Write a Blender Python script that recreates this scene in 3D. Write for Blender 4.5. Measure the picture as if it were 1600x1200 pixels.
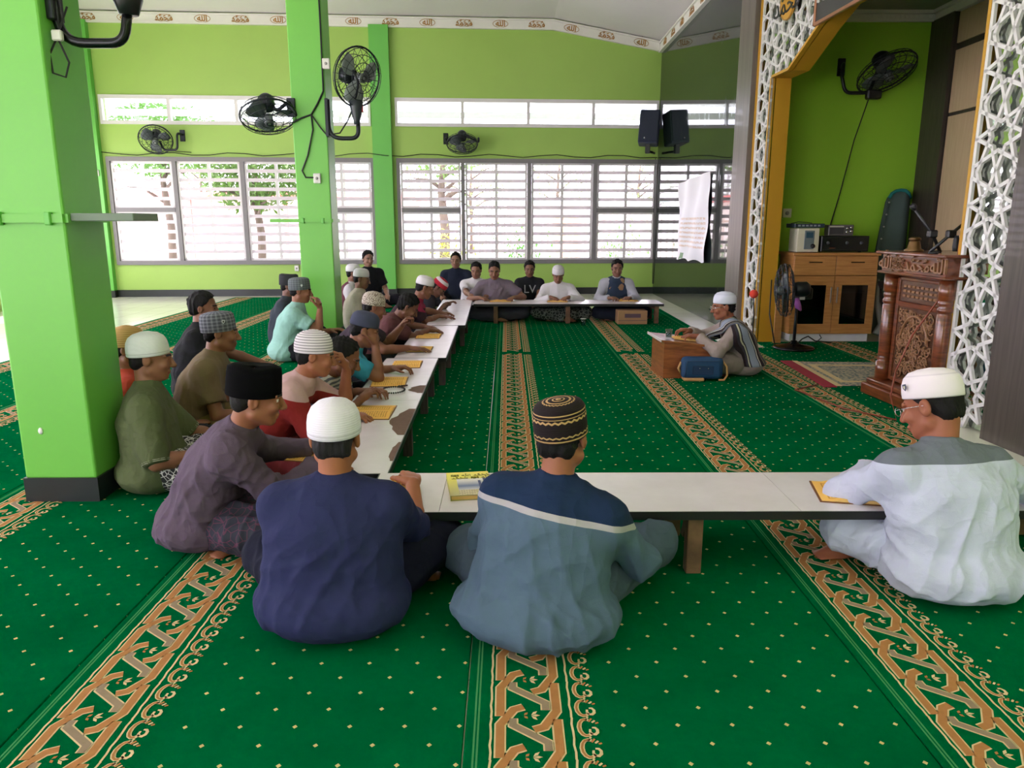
import bpy, bmesh, math, random
import numpy as np
from mathutils import Vector, Matrix, noise as mnoise

# ------------------------------------------------------------------ camera, world, light, exposure
SC = bpy.context.scene
COL = SC.collection
for o in list(bpy.data.objects):
    bpy.data.objects.remove(o)
rad = math.radians
CAMH, PITCH, YAW, FPX = 1.5, rad(12.25), rad(0.385), 1165.0
cam_data = bpy.data.cameras.new('camera')
cam = bpy.data.objects.new('camera', cam_data)
COL.objects.link(cam)
cam.location = (0, 0, CAMH)
cam.rotation_euler = (math.pi / 2 - PITCH, 0, -YAW)
cam_data.sensor_width = 36.0
cam_data.sensor_fit = 'HORIZONTAL'
cam_data.lens = FPX / 1600 * 36.0
cam_data.clip_start = 0.05
cam_data.clip_end = 300
SC.camera = cam

world = bpy.data.worlds.new('overcast_sky')
SC.world = world
world.use_nodes = True
wn = world.node_tree.nodes['Background']
wn.inputs[0].default_value = (1.0, 0.905, 1.09, 1)
wn.inputs[1].default_value = 7.8
sun_data = bpy.data.lights.new('sun', 'SUN')
sun_data.energy = 9.0
sun_data.angle = rad(3)
sun_data.color = (1.0, 0.96, 0.88)
sun = bpy.data.objects.new('sun', sun_data)
COL.objects.link(sun)
sun.rotation_euler = (rad(28), rad(-16), 0)
SC.view_settings.view_transform = 'Standard'
SC.view_settings.look = 'None'
SC.view_settings.exposure = 0.0
SC.view_settings.gamma = 1.0
SC.view_settings.use_curve_mapping = False
SC.cycles.use_denoising = True
SC.cycles.max_bounces = 8
SC.cycles.diffuse_bounces = 5
SC.cycles.glossy_bounces = 4
SC.cycles.transmission_bounces = 6
SC.cycles.transparent_max_bounces = 12
SC.cycles.sample_clamp_indirect = 8.0

# ------------------------------------------------------------------ colours and materials
def lin(c):
    return tuple(((v / 255.0) / 12.92 if v / 255.0 <= 0.04045 else ((v / 255.0 + 0.055) / 1.055) ** 2.4) for v in c) + (1.0,)

MATS = {}
class NT:
    """small helper round a material's node tree"""
    def __init__(s, name, rough=0.6, metal=0.0, spec=0.5):
        s.m = bpy.data.materials.new(name)
        s.m.use_nodes = True
        s.t = s.m.node_tree
        s.b = s.t.nodes['Principled BSDF']
        s.b.inputs['Roughness'].default_value = rough
        s.b.inputs['Metallic'].default_value = metal
        s.b.inputs['Specular IOR Level'].default_value = spec
    def n(s, typ, **kw):
        nd = s.t.nodes.new('ShaderNode' + typ)
        for k, v in kw.items():
            setattr(nd, k, v)
        return nd
    def l(s, a, b):
        s.t.links.new(a, b)
    def coord(s, which='Object'):
        return s.n('TexCoord').outputs[which]
    def math(s, op, a, b=None, c=None, clamp=False):
        nd = s.n('Math', operation=op)
        nd.use_clamp = clamp
        for i, v in enumerate((a, b, c)):
            if v is None: continue
            if isinstance(v, (int, float)): nd.inputs[i].default_value = v
            else: s.l(v, nd.inputs[i])
        return nd.outputs[0]
    def mix(s, f, a, b):
        nd = s.n('Mix', data_type='RGBA')
        for i, v in ((0, f), (6, a), (7, b)):
            if isinstance(v, (int, float)): nd.inputs[i].default_value = v
            elif isinstance(v, tuple): nd.inputs[i].default_value = v
            else: s.l(v, nd.inputs[i])
        return nd.outputs[2]
    def noise(s, vec, scale, detail=3.0, rough=0.5, stretch=None):
        if stretch:
            mp = s.n('Mapping'); mp.inputs['Scale'].default_value = stretch
            s.l(vec, mp.inputs[0]); vec = mp.outputs[0]
        nd = s.n('TexNoise')
        nd.inputs['Scale'].default_value = scale
        nd.inputs['Detail'].default_value = detail
        nd.inputs['Roughness'].default_value = rough
        s.l(vec, nd.inputs['Vector'])
        return nd.outputs[0]
    def bump(s, h, strength=0.3, dist=0.01):
        nd = s.n('Bump')
        nd.inputs['Strength'].default_value = strength
        nd.inputs['Distance'].default_value = dist
        s.l(h, nd.inputs['Height'])
        s.l(nd.outputs[0], s.b.inputs['Normal'])
    def color(s, c):
        if isinstance(c, tuple): s.b.inputs['Base Color'].default_value = c
        else: s.l(c, s.b.inputs['Base Color'])
    def sep(s, vec):
        nd = s.n('SeparateXYZ'); s.l(vec, nd.inputs[0]); return nd.outputs

def mat(name, c, rough=0.6, metal=0.0, var=0.12, scale=6.0, bump=0.0, bscale=60.0, bdist=0.004, stretch=None, spec=0.5, transl=0.0, c2=None):
    """base colour with slow noise variation (dirt, wear) and optional fine relief"""
    if name in MATS: return MATS[name]
    k = NT(name, rough, metal, spec)
    v = k.coord()
    f = k.noise(v, scale, 4.0, 0.55, stretch)
    a = lin(c)
    b = lin(c2) if c2 else tuple(max(0, x * (1 - var * 2)) for x in a[:3]) + (1,)
    hi = a if c2 else tuple(min(1, x * (1 + var * 0.6)) for x in a[:3]) + (1,)
    k.color(k.mix(f, b, hi))
    if bump:
        k.bump(k.noise(v, bscale, 3.0, 0.6, stretch), bump, bdist)
    if transl:
        out = k.t.nodes['Material Output']
        tr = k.n('BsdfTranslucent'); tr.inputs[0].default_value = a
        ms = k.n('MixShader'); ms.inputs[0].default_value = transl
        k.l(k.b.outputs[0], ms.inputs[1]); k.l(tr.outputs[0], ms.inputs[2]); k.l(ms.outputs[0], out.inputs[0])
    MATS[name] = k.m
    return k.m

def cloth_relief(k, v, amount):
    """creases (ridged noise, two directions) and a fine weave"""
    def ridge(scale, stretch):
        return k.math('SUBTRACT', 1.0, k.math('ABSOLUTE', k.math('MULTIPLY_ADD', k.noise(v, scale, 2.0, 0.45, stretch), 4.0, -2.0)))
    h = k.math('ADD', k.math('MULTIPLY', ridge(7.0, (1.5, 1.5, .5)), .6), k.math('MULTIPLY', ridge(9.0, (.7, .9, 1.6)), .4))
    k.bump(k.math('ADD', h, k.math('MULTIPLY', k.noise(v, 260.0, 2.0), 0.10)), min(1.0, amount * 1.5), 0.022)

def cloth_mat(name, c, var=0.10, weave=0.25, rough=0.92):
    if name in MATS: return MATS[name]
    k = NT(name, rough, 0, 0.2)
    v = k.coord()
    a = lin(c)
    f = k.noise(v, 5.0, 3.0)
    k.color(k.mix(f, tuple(x * (1 - 2 * var) for x in a[:3]) + (1,), tuple(min(1, x * (1 + var)) for x in a[:3]) + (1,)))
    cloth_relief(k, v, weave)
    MATS[name] = k.m
    return k.m

def banded_cloth(name, base, bands, axis=(0, 0, 1), weave=0.25):
    """cloth whose colour changes along one object axis: bands = [(from, to, colour), ...]"""
    if name in MATS: return MATS[name]
    k = NT(name, 0.92, 0, 0.2)
    v = k.coord()
    dp = k.n('VectorMath', operation='DOT_PRODUCT')
    k.l(v, dp.inputs[0]); dp.inputs[1].default_value = axis
    h = dp.outputs['Value']
    col = lin(base)
    for lo, hi, c in bands:
        f = k.math('MULTIPLY', k.math('GREATER_THAN', h, lo), k.math('LESS_THAN', h, hi))
        col = k.mix(f, col, lin(c))
    f = k.noise(v, 5.0, 3.0)
    col = k.mix(k.math('MULTIPLY', f, 0.3), col, (0, 0, 0, 1))
    k.color(col)
    cloth_relief(k, v, weave)
    MATS[name] = k.m
    return k.m

def striped_cloth(name, c1, c2, freq, axis=(0, 0, 1), duty=0.5):
    if name in MATS: return MATS[name]
    k = NT(name, 0.9, 0, 0.2)
    v = k.coord()
    dp = k.n('VectorMath', operation='DOT_PRODUCT')
    k.l(v, dp.inputs[0]); dp.inputs[1].default_value = axis
    fr = k.math('FRACT', k.math('MULTIPLY', dp.outputs['Value'], freq))
    k.color(k.mix(k.math('GREATER_THAN', fr, duty), lin(c1), lin(c2)))
    k.bump(k.noise(v, 25.0, 3.0), 0.25, 0.01)
    MATS[name] = k.m
    return k.m

def print_cloth(name, c1, c2, scale=30.0, thr=0.5, kind='VORONOI'):
    """batik or knitted print: blotches of a second colour"""
    if name in MATS: return MATS[name]
    k = NT(name, 0.9, 0, 0.2)
    v = k.coord()
    if kind == 'VORONOI':
        nd = k.n('TexVoronoi', feature='DISTANCE_TO_EDGE'); nd.inputs['Scale'].default_value = scale
        k.l(v, nd.inputs['Vector']); f = k.math('LESS_THAN', nd.outputs[0], thr)
    else:
        f = k.math('GREATER_THAN', k.noise(v, scale, 2.0), thr)
    k.color(k.mix(f, lin(c1), lin(c2)))
    k.bump(k.noise(v, 25.0, 3.0), 0.25, 0.01)
    MATS[name] = k.m
    return k.m

def wood_mat(name, c1, c2, rough=0.35, scale=3.0, stretch=(1, 12, 12), bump=0.05, coat=0.2):
    if name in MATS: return MATS[name]
    k = NT(name, rough, 0, 0.5)
    v = k.coord()
    f = k.noise(v, scale, 5.0, 0.6, stretch)
    nd = k.n('ValToRGB'); k.l(f, nd.inputs[0])
    nd.color_ramp.elements[0].position = 0.35; nd.color_ramp.elements[1].position = 0.68
    nd.color_ramp.elements[0].color = lin(c2); nd.color_ramp.elements[1].color = lin(c1)
    k.color(nd.outputs[0])
    k.b.inputs['Coat Weight'].default_value = coat
    if bump: k.bump(f, bump, 0.004)
    MATS[name] = k.m
    return k.m

def glass_mat(name='window_glass', tint=(245, 250, 250), refl=0.12):
    if name in MATS: return MATS[name]
    m = bpy.data.materials.new(name); m.use_nodes = True
    t = m.node_tree; t.nodes.clear()
    out = t.nodes.new('ShaderNodeOutputMaterial')
    tr = t.nodes.new('ShaderNodeBsdfTransparent'); tr.inputs[0].default_value = lin(tint)
    gl = t.nodes.new('ShaderNodeBsdfGlossy'); gl.inputs['Roughness'].default_value = 0.03
    fr = t.nodes.new('ShaderNodeMath'); fr.operation = 'MULTIPLY_ADD'; lw = t.nodes.new('ShaderNodeLayerWeight'); lw.inputs[0].default_value = 0.35; t.links.new(lw.outputs['Facing'], fr.inputs[0]); fr.inputs[1].default_value = 0.30; fr.inputs[2].default_value = 0.03
    mx = t.nodes.new('ShaderNodeMixShader')
    t.links.new(fr.outputs[0], mx.inputs[0]); t.links.new(tr.outputs[0], mx.inputs[1]); t.links.new(gl.outputs[0], mx.inputs[2])
    t.links.new(mx.outputs[0], out.inputs[0])
    MATS[name] = m
    return m

# ------------------------------------------------------------------ object helpers
def props(o, label=None, cat=None, group=None, kind=None):
    if label: o['label'] = label
    if cat: o['category'] = cat
    if group: o['group'] = group
    if kind: o['kind'] = kind
    return o

def thing(name, label, cat, loc=(0, 0, 0), rz=0.0, group=None):
    o = bpy.data.objects.new(name, None)
    COL.objects.link(o)
    o.empty_display_size = 0.1
    o.location = loc
    o.rotation_euler = (0, 0, rz)
    return props(o, label, cat, group)

def dup(root, loc, rz=0.0, label=None):
    def cp(o, par):
        c = o.copy(); COL.objects.link(c)
        if par is not None: c.parent = par
        for ch in kids.get(o.name, []): cp(ch, c)
        return c
    kids = {}
    for o in root.children_recursive: kids.setdefault(o.parent.name, []).append(o)
    r = cp(root, None)
    r.location = loc; r.rotation_euler = (0, 0, rz)
    if label: r['label'] = label
    return r

def mesh_np(name, V, Q, mats, parent=None, smooth=True, mi=None, uv=None, loc=None, rz=None):
    """numpy verts + quads (or any equal-size polygons) -> one mesh object"""
    me = bpy.data.meshes.new(name)
    V = np.asarray(V, np.float32); Q = np.asarray(Q, np.int32)
    n, k = Q.shape
    me.vertices.add(len(V)); me.vertices.foreach_set('co', V.ravel())
    me.loops.add(n * k); me.loops.foreach_set('vertex_index', Q.ravel())
    me.polygons.add(n)
    me.polygons.foreach_set('loop_start', np.arange(0, n * k, k, dtype=np.int32))
    me.polygons.foreach_set('loop_total', np.full(n, k, np.int32))
    if mi is not None: me.polygons.foreach_set('material_index', np.asarray(mi, np.int32))
    me.polygons.foreach_set('use_smooth', np.full(n, bool(smooth)))
    if uv is not None:
        ul = me.uv_layers.new(name='UVMap'); ul.data.foreach_set('uv', np.asarray(uv, np.float32).ravel())
    me.update(calc_edges=True)
    for m in (mats if isinstance(mats, (list, tuple)) else [mats]): me.materials.append(m)
    o = bpy.data.objects.new(name, me); COL.objects.link(o)
    if parent is not None: o.parent = parent
    if loc is not None: o.location = loc
    if rz is not None: o.rotation_euler = (0, 0, rz)
    return o

class MB:
    """collects shapes and links them as ONE mesh object"""
    def __init__(s):
        s.bm = bmesh.new(); s.mi = 0
    def _tag(s, geom):
        for f in geom:
            f.material_index = s.mi
    def box(s, x0, x1, y0, y1, z0, z1, bevel=0.0, seg=1, mx=None):
        before = set(s.bm.faces) if bevel else None
        vs = [s.bm.verts.new(p) for p in ((x0, y0, z0), (x1, y0, z0), (x1, y1, z0), (x0, y1, z0), (x0, y0, z1), (x1, y0, z1), (x1, y1, z1), (x0, y1, z1))]
        fs = [s.bm.faces.new([vs[i] for i in q]) for q in ((0, 3, 2, 1), (4, 5, 6, 7), (0, 1, 5, 4), (1, 2, 6, 5), (2, 3, 7, 6), (3, 0, 4, 7))]
        if mx is not None:
            for v in vs: v.co = mx @ v.co
        if bevel:
            es = list({e for f in fs for e in f.edges})
            bmesh.ops.bevel(s.bm, geom=es, offset=bevel, segments=seg, affect='EDGES', profile=0.5)
            fs = [f for f in s.bm.faces if f not in before]
        s._tag(fs)
        return s
    def tube(s, pts, r, n=8, closed=False, caps=True):
        pts = [Vector(p) for p in pts]
        m = len(pts)
        rs = r if isinstance(r, (list, tuple)) else [r] * m
        rings = []
        prev = None
        for i, p in enumerate(pts):
            if closed: t = pts[(i + 1) % m] - pts[i - 1]
            else: t = pts[min(i + 1, m - 1)] - pts[max(i - 1, 0)]
            t.normalize()
            if prev is None:
                a = Vector((0, 0, 1)) if abs(t.z) < 0.9 else Vector((1, 0, 0))
                u = t.cross(a).normalized()
            else:
                u = (prev - t * prev.dot(t))
                u = u.normalized() if u.length > 1e-6 else t.orthogonal().normalized()
            prev = u
            w = t.cross(u)
            rings.append([s.bm.verts.new(p + (u * math.cos(2 * math.pi * j / n) + w * math.sin(2 * math.pi * j / n)) * rs[i]) for j in range(n)])
        fs = []
        for i in range(m if closed else m - 1):
            a, b = rings[i], rings[(i + 1) % m]
            for j in range(n):
                fs.append(s.bm.faces.new((a[j], a[(j + 1) % n], b[(j + 1) % n], b[j])))
        for f in fs: f.smooth = True
        if caps and not closed and n > 2:
            fs.append(s.bm.faces.new(list(reversed(rings[0])))); fs.append(s.bm.faces.new(rings[-1]))
        s._tag(fs)
        return s
    def lathe(s, prof, n=24, c=(0, 0, 0), sx=1.0, sy=1.0, mx=None, smooth=True):
        """profile [(r, z)...] turned about z"""
        c = Vector(c)
        rings = []
        for r, z in prof:
            if r < 1e-6: rings.append([s.bm.verts.new(c + Vector((0, 0, z)))])
            else: rings.append([s.bm.verts.new(c + Vector((r * sx * math.cos(2 * math.pi * j / n), r * sy * math.sin(2 * math.pi * j / n), z))) for j in range(n)])
        fs = []
        for a, b in zip(rings, rings[1:]):
            for j in range(n):
                q = []
                for v in ((a[j] if len(a) > 1 else a[0]), (a[(j + 1) % n] if len(a) > 1 else a[0]), (b[(j + 1) % n] if len(b) > 1 else b[0]), (b[j] if len(b) > 1 else b[0])):
                    if v not in q: q.append(v)
                if len(q) > 2: fs.append(s.bm.faces.new(q))
        if len(rings[0]) > 1: fs.append(s.bm.faces.new(list(reversed(rings[0]))))
        if len(rings[-1]) > 1: fs.append(s.bm.faces.new(rings[-1]))
        for f in fs: f.smooth = smooth
        if mx is not None:
            for r in rings:
                for v in r: v.co = mx @ v.co
        s._tag(fs)
        return s
    def prism(s, poly, y0, y1, mx=None):
        """polygon in x-z, extruded from y0 to y1"""
        a = [s.bm.verts.new((x, y0, z)) for x, z in poly]
        b = [s.bm.verts.new((x, y1, z)) for x, z in poly]
        n = len(poly)
        fs = [s.bm.faces.new(a), s.bm.faces.new(list(reversed(b)))]
        for i in range(n):
            fs.append(s.bm.faces.new((a[i], b[i], b[(i + 1) % n], a[(i + 1) % n])))
        if mx is not None:
            for v in a + b: v.co = mx @ v.co
        s._tag(fs)
        return s
    def ball(s, c, r, sx=1, sy=1, sz=1, sub=2):
        g = bmesh.ops.create_icosphere(s.bm, subdivisions=sub, radius=r)
        fs = set()
        for v in g['verts']:
            v.co = Vector((v.co.x * sx, v.co.y * sy, v.co.z * sz)) + Vector(c)
            fs.update(v.link_faces)
        for f in fs: f.smooth = True
        s._tag(fs)
        return s
    def poly(s, pts):
        f = s.bm.faces.new([s.bm.verts.new(p) for p in pts]); f.material_index = s.mi
        return s
    def build(s, name, mats, parent=None, loc=None, rz=None, norm=True):
        if norm: bmesh.ops.recalc_face_normals(s.bm, faces=s.bm.faces)
        me = bpy.data.meshes.new(name)
        s.bm.to_mesh(me); s.bm.free()
        for m in (mats if isinstance(mats, (list, tuple)) else [mats]): me.materials.append(m)
        o = bpy.data.objects.new(name, me); COL.objects.link(o)
        if parent is not None: o.parent = parent
        if loc is not None: o.location = loc
        if rz is not None: o.rotation_euler = (0, 0, rz)
        return o

def text_mesh(name, s, size, depth, m, parent, mx, center=True, bold=0.0):
    cu = bpy.data.curves.new('lettering_curve', 'FONT')
    cu.body = s; cu.size = size; cu.extrude = depth; cu.resolution_u = 2; cu.offset = bold
    cu.align_x = 'CENTER' if center else 'LEFT'; cu.align_y = 'CENTER' if center else 'TOP_BASELINE'
    t = bpy.data.objects.new('lettering_curve', cu); COL.objects.link(t)
    dg = bpy.context.evaluated_depsgraph_get()
    me = bpy.data.meshes.new_from_object(t.evaluated_get(dg))
    bpy.data.objects.remove(t)
    me.name = name
    me.materials.clear(); me.materials.append(m)
    for p in me.polygons: p.material_index = 0
    me.transform(mx)
    o = bpy.data.objects.new(name, me); COL.objects.link(o)
    if parent is not None: o.parent = parent
    return o

def rect_wall(u0, u1, z0, z1, y0, y1, holes):
    """wall boxes round rectangular holes (same u cuts): one mesh builder"""
    m = MB()
    us = sorted({u0, u1} | {h[0] for h in holes} | {h[1] for h in holes})
    for a, b in zip(us, us[1:]):
        cur = z0
        for h in sorted([h for h in holes if h[0] <= a + 1e-6 and h[1] >= b - 1e-6], key=lambda h: h[2]):
            if h[2] > cur + 1e-6: m.box(a, b, y0, y1, cur, h[2])
            cur = h[3]
        if cur < z1 - 1e-6: m.box(a, b, y0, y1, cur, z1)
    return m
# ------------------------------------------------------------------ room shell
WALLG = mat('yellow_green_paint', (164, 200, 98), 0.55, var=0.05, scale=1.5, bump=0.06, bscale=30)
COLG = mat('fresh_green_paint', (112, 190, 74), 0.42, var=0.05, scale=2.0, bump=0.10, bscale=14, bdist=0.01)
COLG2 = mat('mid_green_paint', (106, 190, 82), 0.45, var=0.05, scale=2.0, bump=0.08, bscale=14, bdist=0.01)
BLACKB = mat('black_skirting_paint', (34, 38, 40), 0.4, var=0.2, scale=9)
CEILM = mat('ceiling_white', (236, 230, 236), 0.8, var=0.04, scale=1.0)
WHITE = mat('white_plaster', (236, 234, 230), 0.5, var=0.04)
GOLD = mat('gold_paint', (176, 128, 62), 0.4, 0.3, var=0.1)
YELL = mat('ochre_yellow_paint', (196, 146, 38), 0.5, var=0.08, scale=3)
GREYAL = mat('grey_window_frame', (128, 124, 126), 0.45, var=0.06)
WHITEF = mat('white_window_frame', (226, 222, 224), 0.4, var=0.04)
SLATM = mat('white_translucent_slat', (226, 220, 224), 0.5, var=0.03, transl=0.35)
GLASS = glass_mat()
BLACKP = mat('black_plastic', (24, 26, 30), 0.35, var=0.15)
DARKM = mat('dark_grey_metal', (40, 44, 50), 0.35, 0.5, var=0.15)
CABLE = mat('black_cable', (22, 24, 24), 0.6)

def tile_floor():
    k = NT('pale_floor_tiles', 0.16, 0, 0.5)
    v = k.coord()
    br = k.n('TexBrick'); br.offset = 0.0
    k.l(v, br.inputs['Vector'])
    br.inputs['Scale'].default_value = 1.0; br.inputs['Brick Width'].default_value = 0.45; br.inputs['Row Height'].default_value = 0.45
    br.inputs['Mortar Size'].default_value = 0.004
    br.inputs['Color1'].default_value = lin((226, 226, 208)); br.inputs['Color2'].default_value = lin((220, 221, 202)); br.inputs['Mortar'].default_value = lin((170, 168, 156))
    k.color(br.outputs[0]); k.bump(br.outputs[1], -0.2, 0.003)
    return k.m
FLOOR = tile_floor()
m = MB(); m.box(-9.0, 6.2, -5.6, 17.0, -0.25, -0.012)
props(m.build('floor', FLOOR), kind='structure', label='pale glossy tiled floor of the prayer hall', cat='floor')

# back wall frame: u along the wall, y into the wall, z up
BO, BA = (-8.1, 15.5, 0), math.atan2(.7, 11.4)
W_LOW = [(0.154, 5.374), (5.885, 11.285)]
W_UP = [(0.126, 5.349), (5.879, 11.236)]
ZL, ZU = (0.67, 2.745), (3.41, 3.92)
holes = [(a, b) + ZL for a, b in W_LOW] + [(a, b) + ZU for a, b in W_UP]
wm = rect_wall(-1.2, 11.75, -0.25, 5.6, 0.0, 0.22, holes)
wb = props(wm.build('wall_back', WALLG, None, BO, BA), kind='structure', label='yellow-green back wall with two tiers of windows', cat='wall')
# pilasters and baseboard of the back wall
for k_, (u0, u1, mm) in enumerate(((-0.34, 0.06, COLG2), (5.40, 5.78, COLG2), (11.29, 11.45, COLG2))):
    p = MB(); p.box(u0, u1, -0.14 if k_ < 2 else -.03, 0.02, -0.02, 5.27 if k_ < 2 else 4.98)
    props(p.build('column', mm, None, BO, BA), kind='structure', label=('green pilaster at the far left of the back wall', 'green pilaster between the two back windows', 'slim green pilaster in the corner by the dark glossy wall')[k_], cat='pilaster')
b = MB()
for u0, u1 in ((0.06, 5.40), (5.78, 11.29)): b.box(u0, u1, -0.02, 0.01, -0.012, 0.13)
for u0, u1 in ((-.36, .08), (5.38, 5.80)): b.box(u0, u1, -.16, 0.01, -0.012, 0.13)
props(b.build('baseboard_back', BLACKB, None, BO, BA), kind='structure', label='black painted skirting along the back wall', cat='baseboard')

def cornice(name, pts, label, loc, rz, h=0.165, step=.72, first=0.3, side=-1):
    """white moulded strip along points (u, z of its upper edge), with gold lettered ovals"""
    m = MB()
    for (ua, za), (ub, zb) in zip(pts, pts[1:]):
        n = 1
        for dz0, dz1, d in ((-h, 0, .05), (-h - .015, -h + .012, .075), (-.016, .012, .085)):
            P = [(ua, za + dz0), (ub, zb + dz0), (ub, zb + dz1), (ua, za + dz1)]
            m.prism(P, side * d, 0)
    o = props(m.build(name, WHITE, None, loc, rz), kind='structure', label=label, cat='cornice')
    segs = [(Vector((a[0], a[1])), Vector((b_[0], b_[1]))) for a, b_ in zip(pts, pts[1:])]
    tot = sum((b_ - a).length for a, b_ in segs); d = first; i = 0
    ring0 = None
    while d < tot - .12:
        r = d
        for a, b_ in segs:
            L_ = (b_ - a).length
            if r <= L_: break
            r -= L_
        t = (b_ - a).normalized(); c = a + t * r + Vector((t.y, -t.x)) * (h / 2)
        ang = math.atan2(t.y, t.x)
        M = Matrix.Translation((c.x, side * .0535, c.y)) @ Matrix.Rotation(-ang, 4, 'Y') @ Matrix.Rotation(math.pi / 2 if side < 0 else -math.pi / 2, 4, 'X')
        if side > 0: M = M @ Matrix.Rotation(math.pi, 4, 'Z')
        tx = text_mesh('calligraphy', ('\ufdf2', '\ufdf4')[i % 2], .150, .004, GOLD, o, M, bold=.0035)
        ov = MB(); ov.tube([M @ Vector((.15 * math.cos(q), .066 * math.sin(q), -.002)) for q in np.linspace(0, 2 * math.pi, 29)[:-1]], .005, 5, True)
        ov.build('medallion_rim', GOLD, o)
        d += step; i += 1
    return o
cornice('trim_1', [(-1.2, 5.42), (9.05, 5.42), (11.35, 5.03)], 'white cornice with gold Arabic medallions above the back windows', BO, BA, first=.55)

# windows of the back wall
def low_window(nm, u0, u1, lab):
    w = thing(nm, lab, 'window', BO, BA); w['kind'] = 'structure'
    z0, z1 = ZL
    f = MB(); t = .055
    f.box(u0 - .03, u1 + .03, -.035, .10, z1 - t, z1 + .03); f.box(u0 - .03, u1 + .03, -.035, .10, z0 - .03, z0 + t)
    us = [u0, u0 + (u1 - u0) * .245, u0 + (u1 - u0) * .5, u0 + (u1 - u0) * .755, u1]
    f.box(u0 - .03, u0 + t * .7, -.035, .10, z0 + t, z1 - t); f.box(u1 - t * .7, u1 + .03, -.035, .10, z0 + t, z1 - t)
    for u in us[1:-1]: f.box(u - .04, u + .04, -.035, .10, z0 + t, z1 - t)
    f.build('window_frame', GREYAL, w)
    for i in range(4):
        a = us[i] + (.05 if i else .05); b_ = us[i + 1] - .05
        split = i in (0, 3)
        spans = [(z0 + t, 1.70), (1.785, z1 - t)] if split else [(z0 + t, z1 - t)]
        if split:
            q = MB(); q.box(a, b_, -.03, .09, 1.70, 1.785); q.build('transom', GREYAL, w)
        for (za, zb) in spans:
            q = MB(); e = .04
            for bx in ((a, a + e, za, zb), (b_ - e, b_, za, zb), (a, b_, za, za + e), (a, b_, zb - e, zb)): q.box(bx[0], bx[1], -.01, .06, bx[2], bx[3])
            c = (a + b_) / 2; q.box(c - .028, c + .028, 0, .05, za, zb)
            sash = q.build('sash', WHITEF, w)
            n = max(3, int(round((zb - za) / .178)))
            for j in range(1, n):
                z = za + (zb - za) * j / n
                for x0, x1 in ((a + e, c - .028), (c + .028, b_ - e)):
                    q = MB(); q.box(x0, x1, .0, .045, z - .034, z + .034); q.build('slat', SLATM, sash)
    return w
low_window('window_1', *W_LOW[0], 'left lower back window with white slats, behind the middle column')
low_window('window_2', *W_LOW[1], 'right lower back window with white slats, above the far table')
def up_window(nm, u0, u1, lab):
    w = thing(nm, lab, 'window', BO, BA); w['kind'] = 'structure'
    z0, z1 = ZU; f = MB(); t = .05
    f.box(u0 - .02, u1 + .02, -.03, .09, z1 - t, z1 + .02); f.box(u0 - .02, u1 + .02, -.03, .09, z0 - .02, z0 + t)
    us = [u0 + (u1 - u0) * k / 4 for k in range(5)]
    for k, u in enumerate(us): f.box(u - (.02 if k == 0 else .03), u + (.02 if k == 4 else .03), -.03, .09, z0 + t, z1 - t)
    f.build('window_frame', WHITEF, w)
    for a, b_ in zip(us, us[1:]):
        q = MB(); q.box(a + .03, b_ - .03, .03, .036, z0 + t, z1 - t); q.build('pane', GLASS, w)
up_window('window_3', *W_UP[0], 'left upper strip window of four clear panes')
up_window('window_4', *W_UP[1], 'right upper strip window of four clear panes behind the loudspeaker')

# ceiling: flat over the hall, sloping down to the right-hand wall
def ceiling():
    prof = [(-9.2, 5.46), (0.95, 5.46), (3.4, 5.03), (3.4, 5.2), (0.95, 5.62), (-9.2, 5.62)]
    m = MB(); m.prism(prof, -5.6, 16.9)
    return props(m.build('ceiling', CEILM), kind='structure', label='plain white ceiling sloping down toward the dark wall', cat='ceiling')
ceiling()

# left wall with wide openings and rear wall with wide openings (the light comes from here)
lw = rect_wall(-5.6, 15.6, -0.25, 5.6, 0, .2, [(-3.5, -1.0, .9, 3.4), (-.5, 3.2, .3, 4.2), (3.7, 7.4, .3, 4.2), (7.9, 11.4, .3, 4.2), (12.4, 15.0, .9, 3.0)])
props(lw.build('wall_left', WALLG, None, (-8.75, 0, 0), math.pi / 2), kind='structure', label='left wall with wide open bays', cat='wall')
rw = rect_wall(-8.75, 3.4, -0.25, 5.6, 0, .2, [(-8.3, -5.4, 0, 4.4), (-5.0, -2.6, .9, 3.4)])
props(rw.build('wall_rear', WALLG, None, (0, -5.4, 0), 0), kind='structure', label='rear wall with wide open doorways', cat='wall')

# right-hand side: dark glossy wall, pilaster, arch with lattice, niche
def gloss_dark():
    k = NT('dark_polished_granite', 0.04, 0, 0.65)
    v = k.coord()
    f = k.noise(v, 55, 2.0); g = k.noise(v, 9, 4.0, .6, (1, 1, .3))
    k.color(k.mix(f, lin((12, 20, 18)), lin((30, 40, 38))))
    k.l(k.math('MULTIPLY_ADD', k.math('GREATER_THAN', g, .62), .10, .035), k.b.inputs['Roughness'])
    k.b.inputs['IOR'].default_value = 1.45
    return k.m
DARKG = gloss_dark()
m = MB()
m.box(3.15, 3.4, 10.45, 16.3, -0.2, 5.02)
props(m.build('wall_right', DARKG), kind='structure', label='dark polished wall panel reflecting the back windows', cat='wall')
# cornice along the dark wall: u runs toward the camera
cornice('trim_2', [(0.0, 5.03), (11.0, 5.03)], 'white cornice with gold medallions above the dark polished wall', (3.15, 16.15, 0), -math.pi / 2, first=.5)

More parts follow.
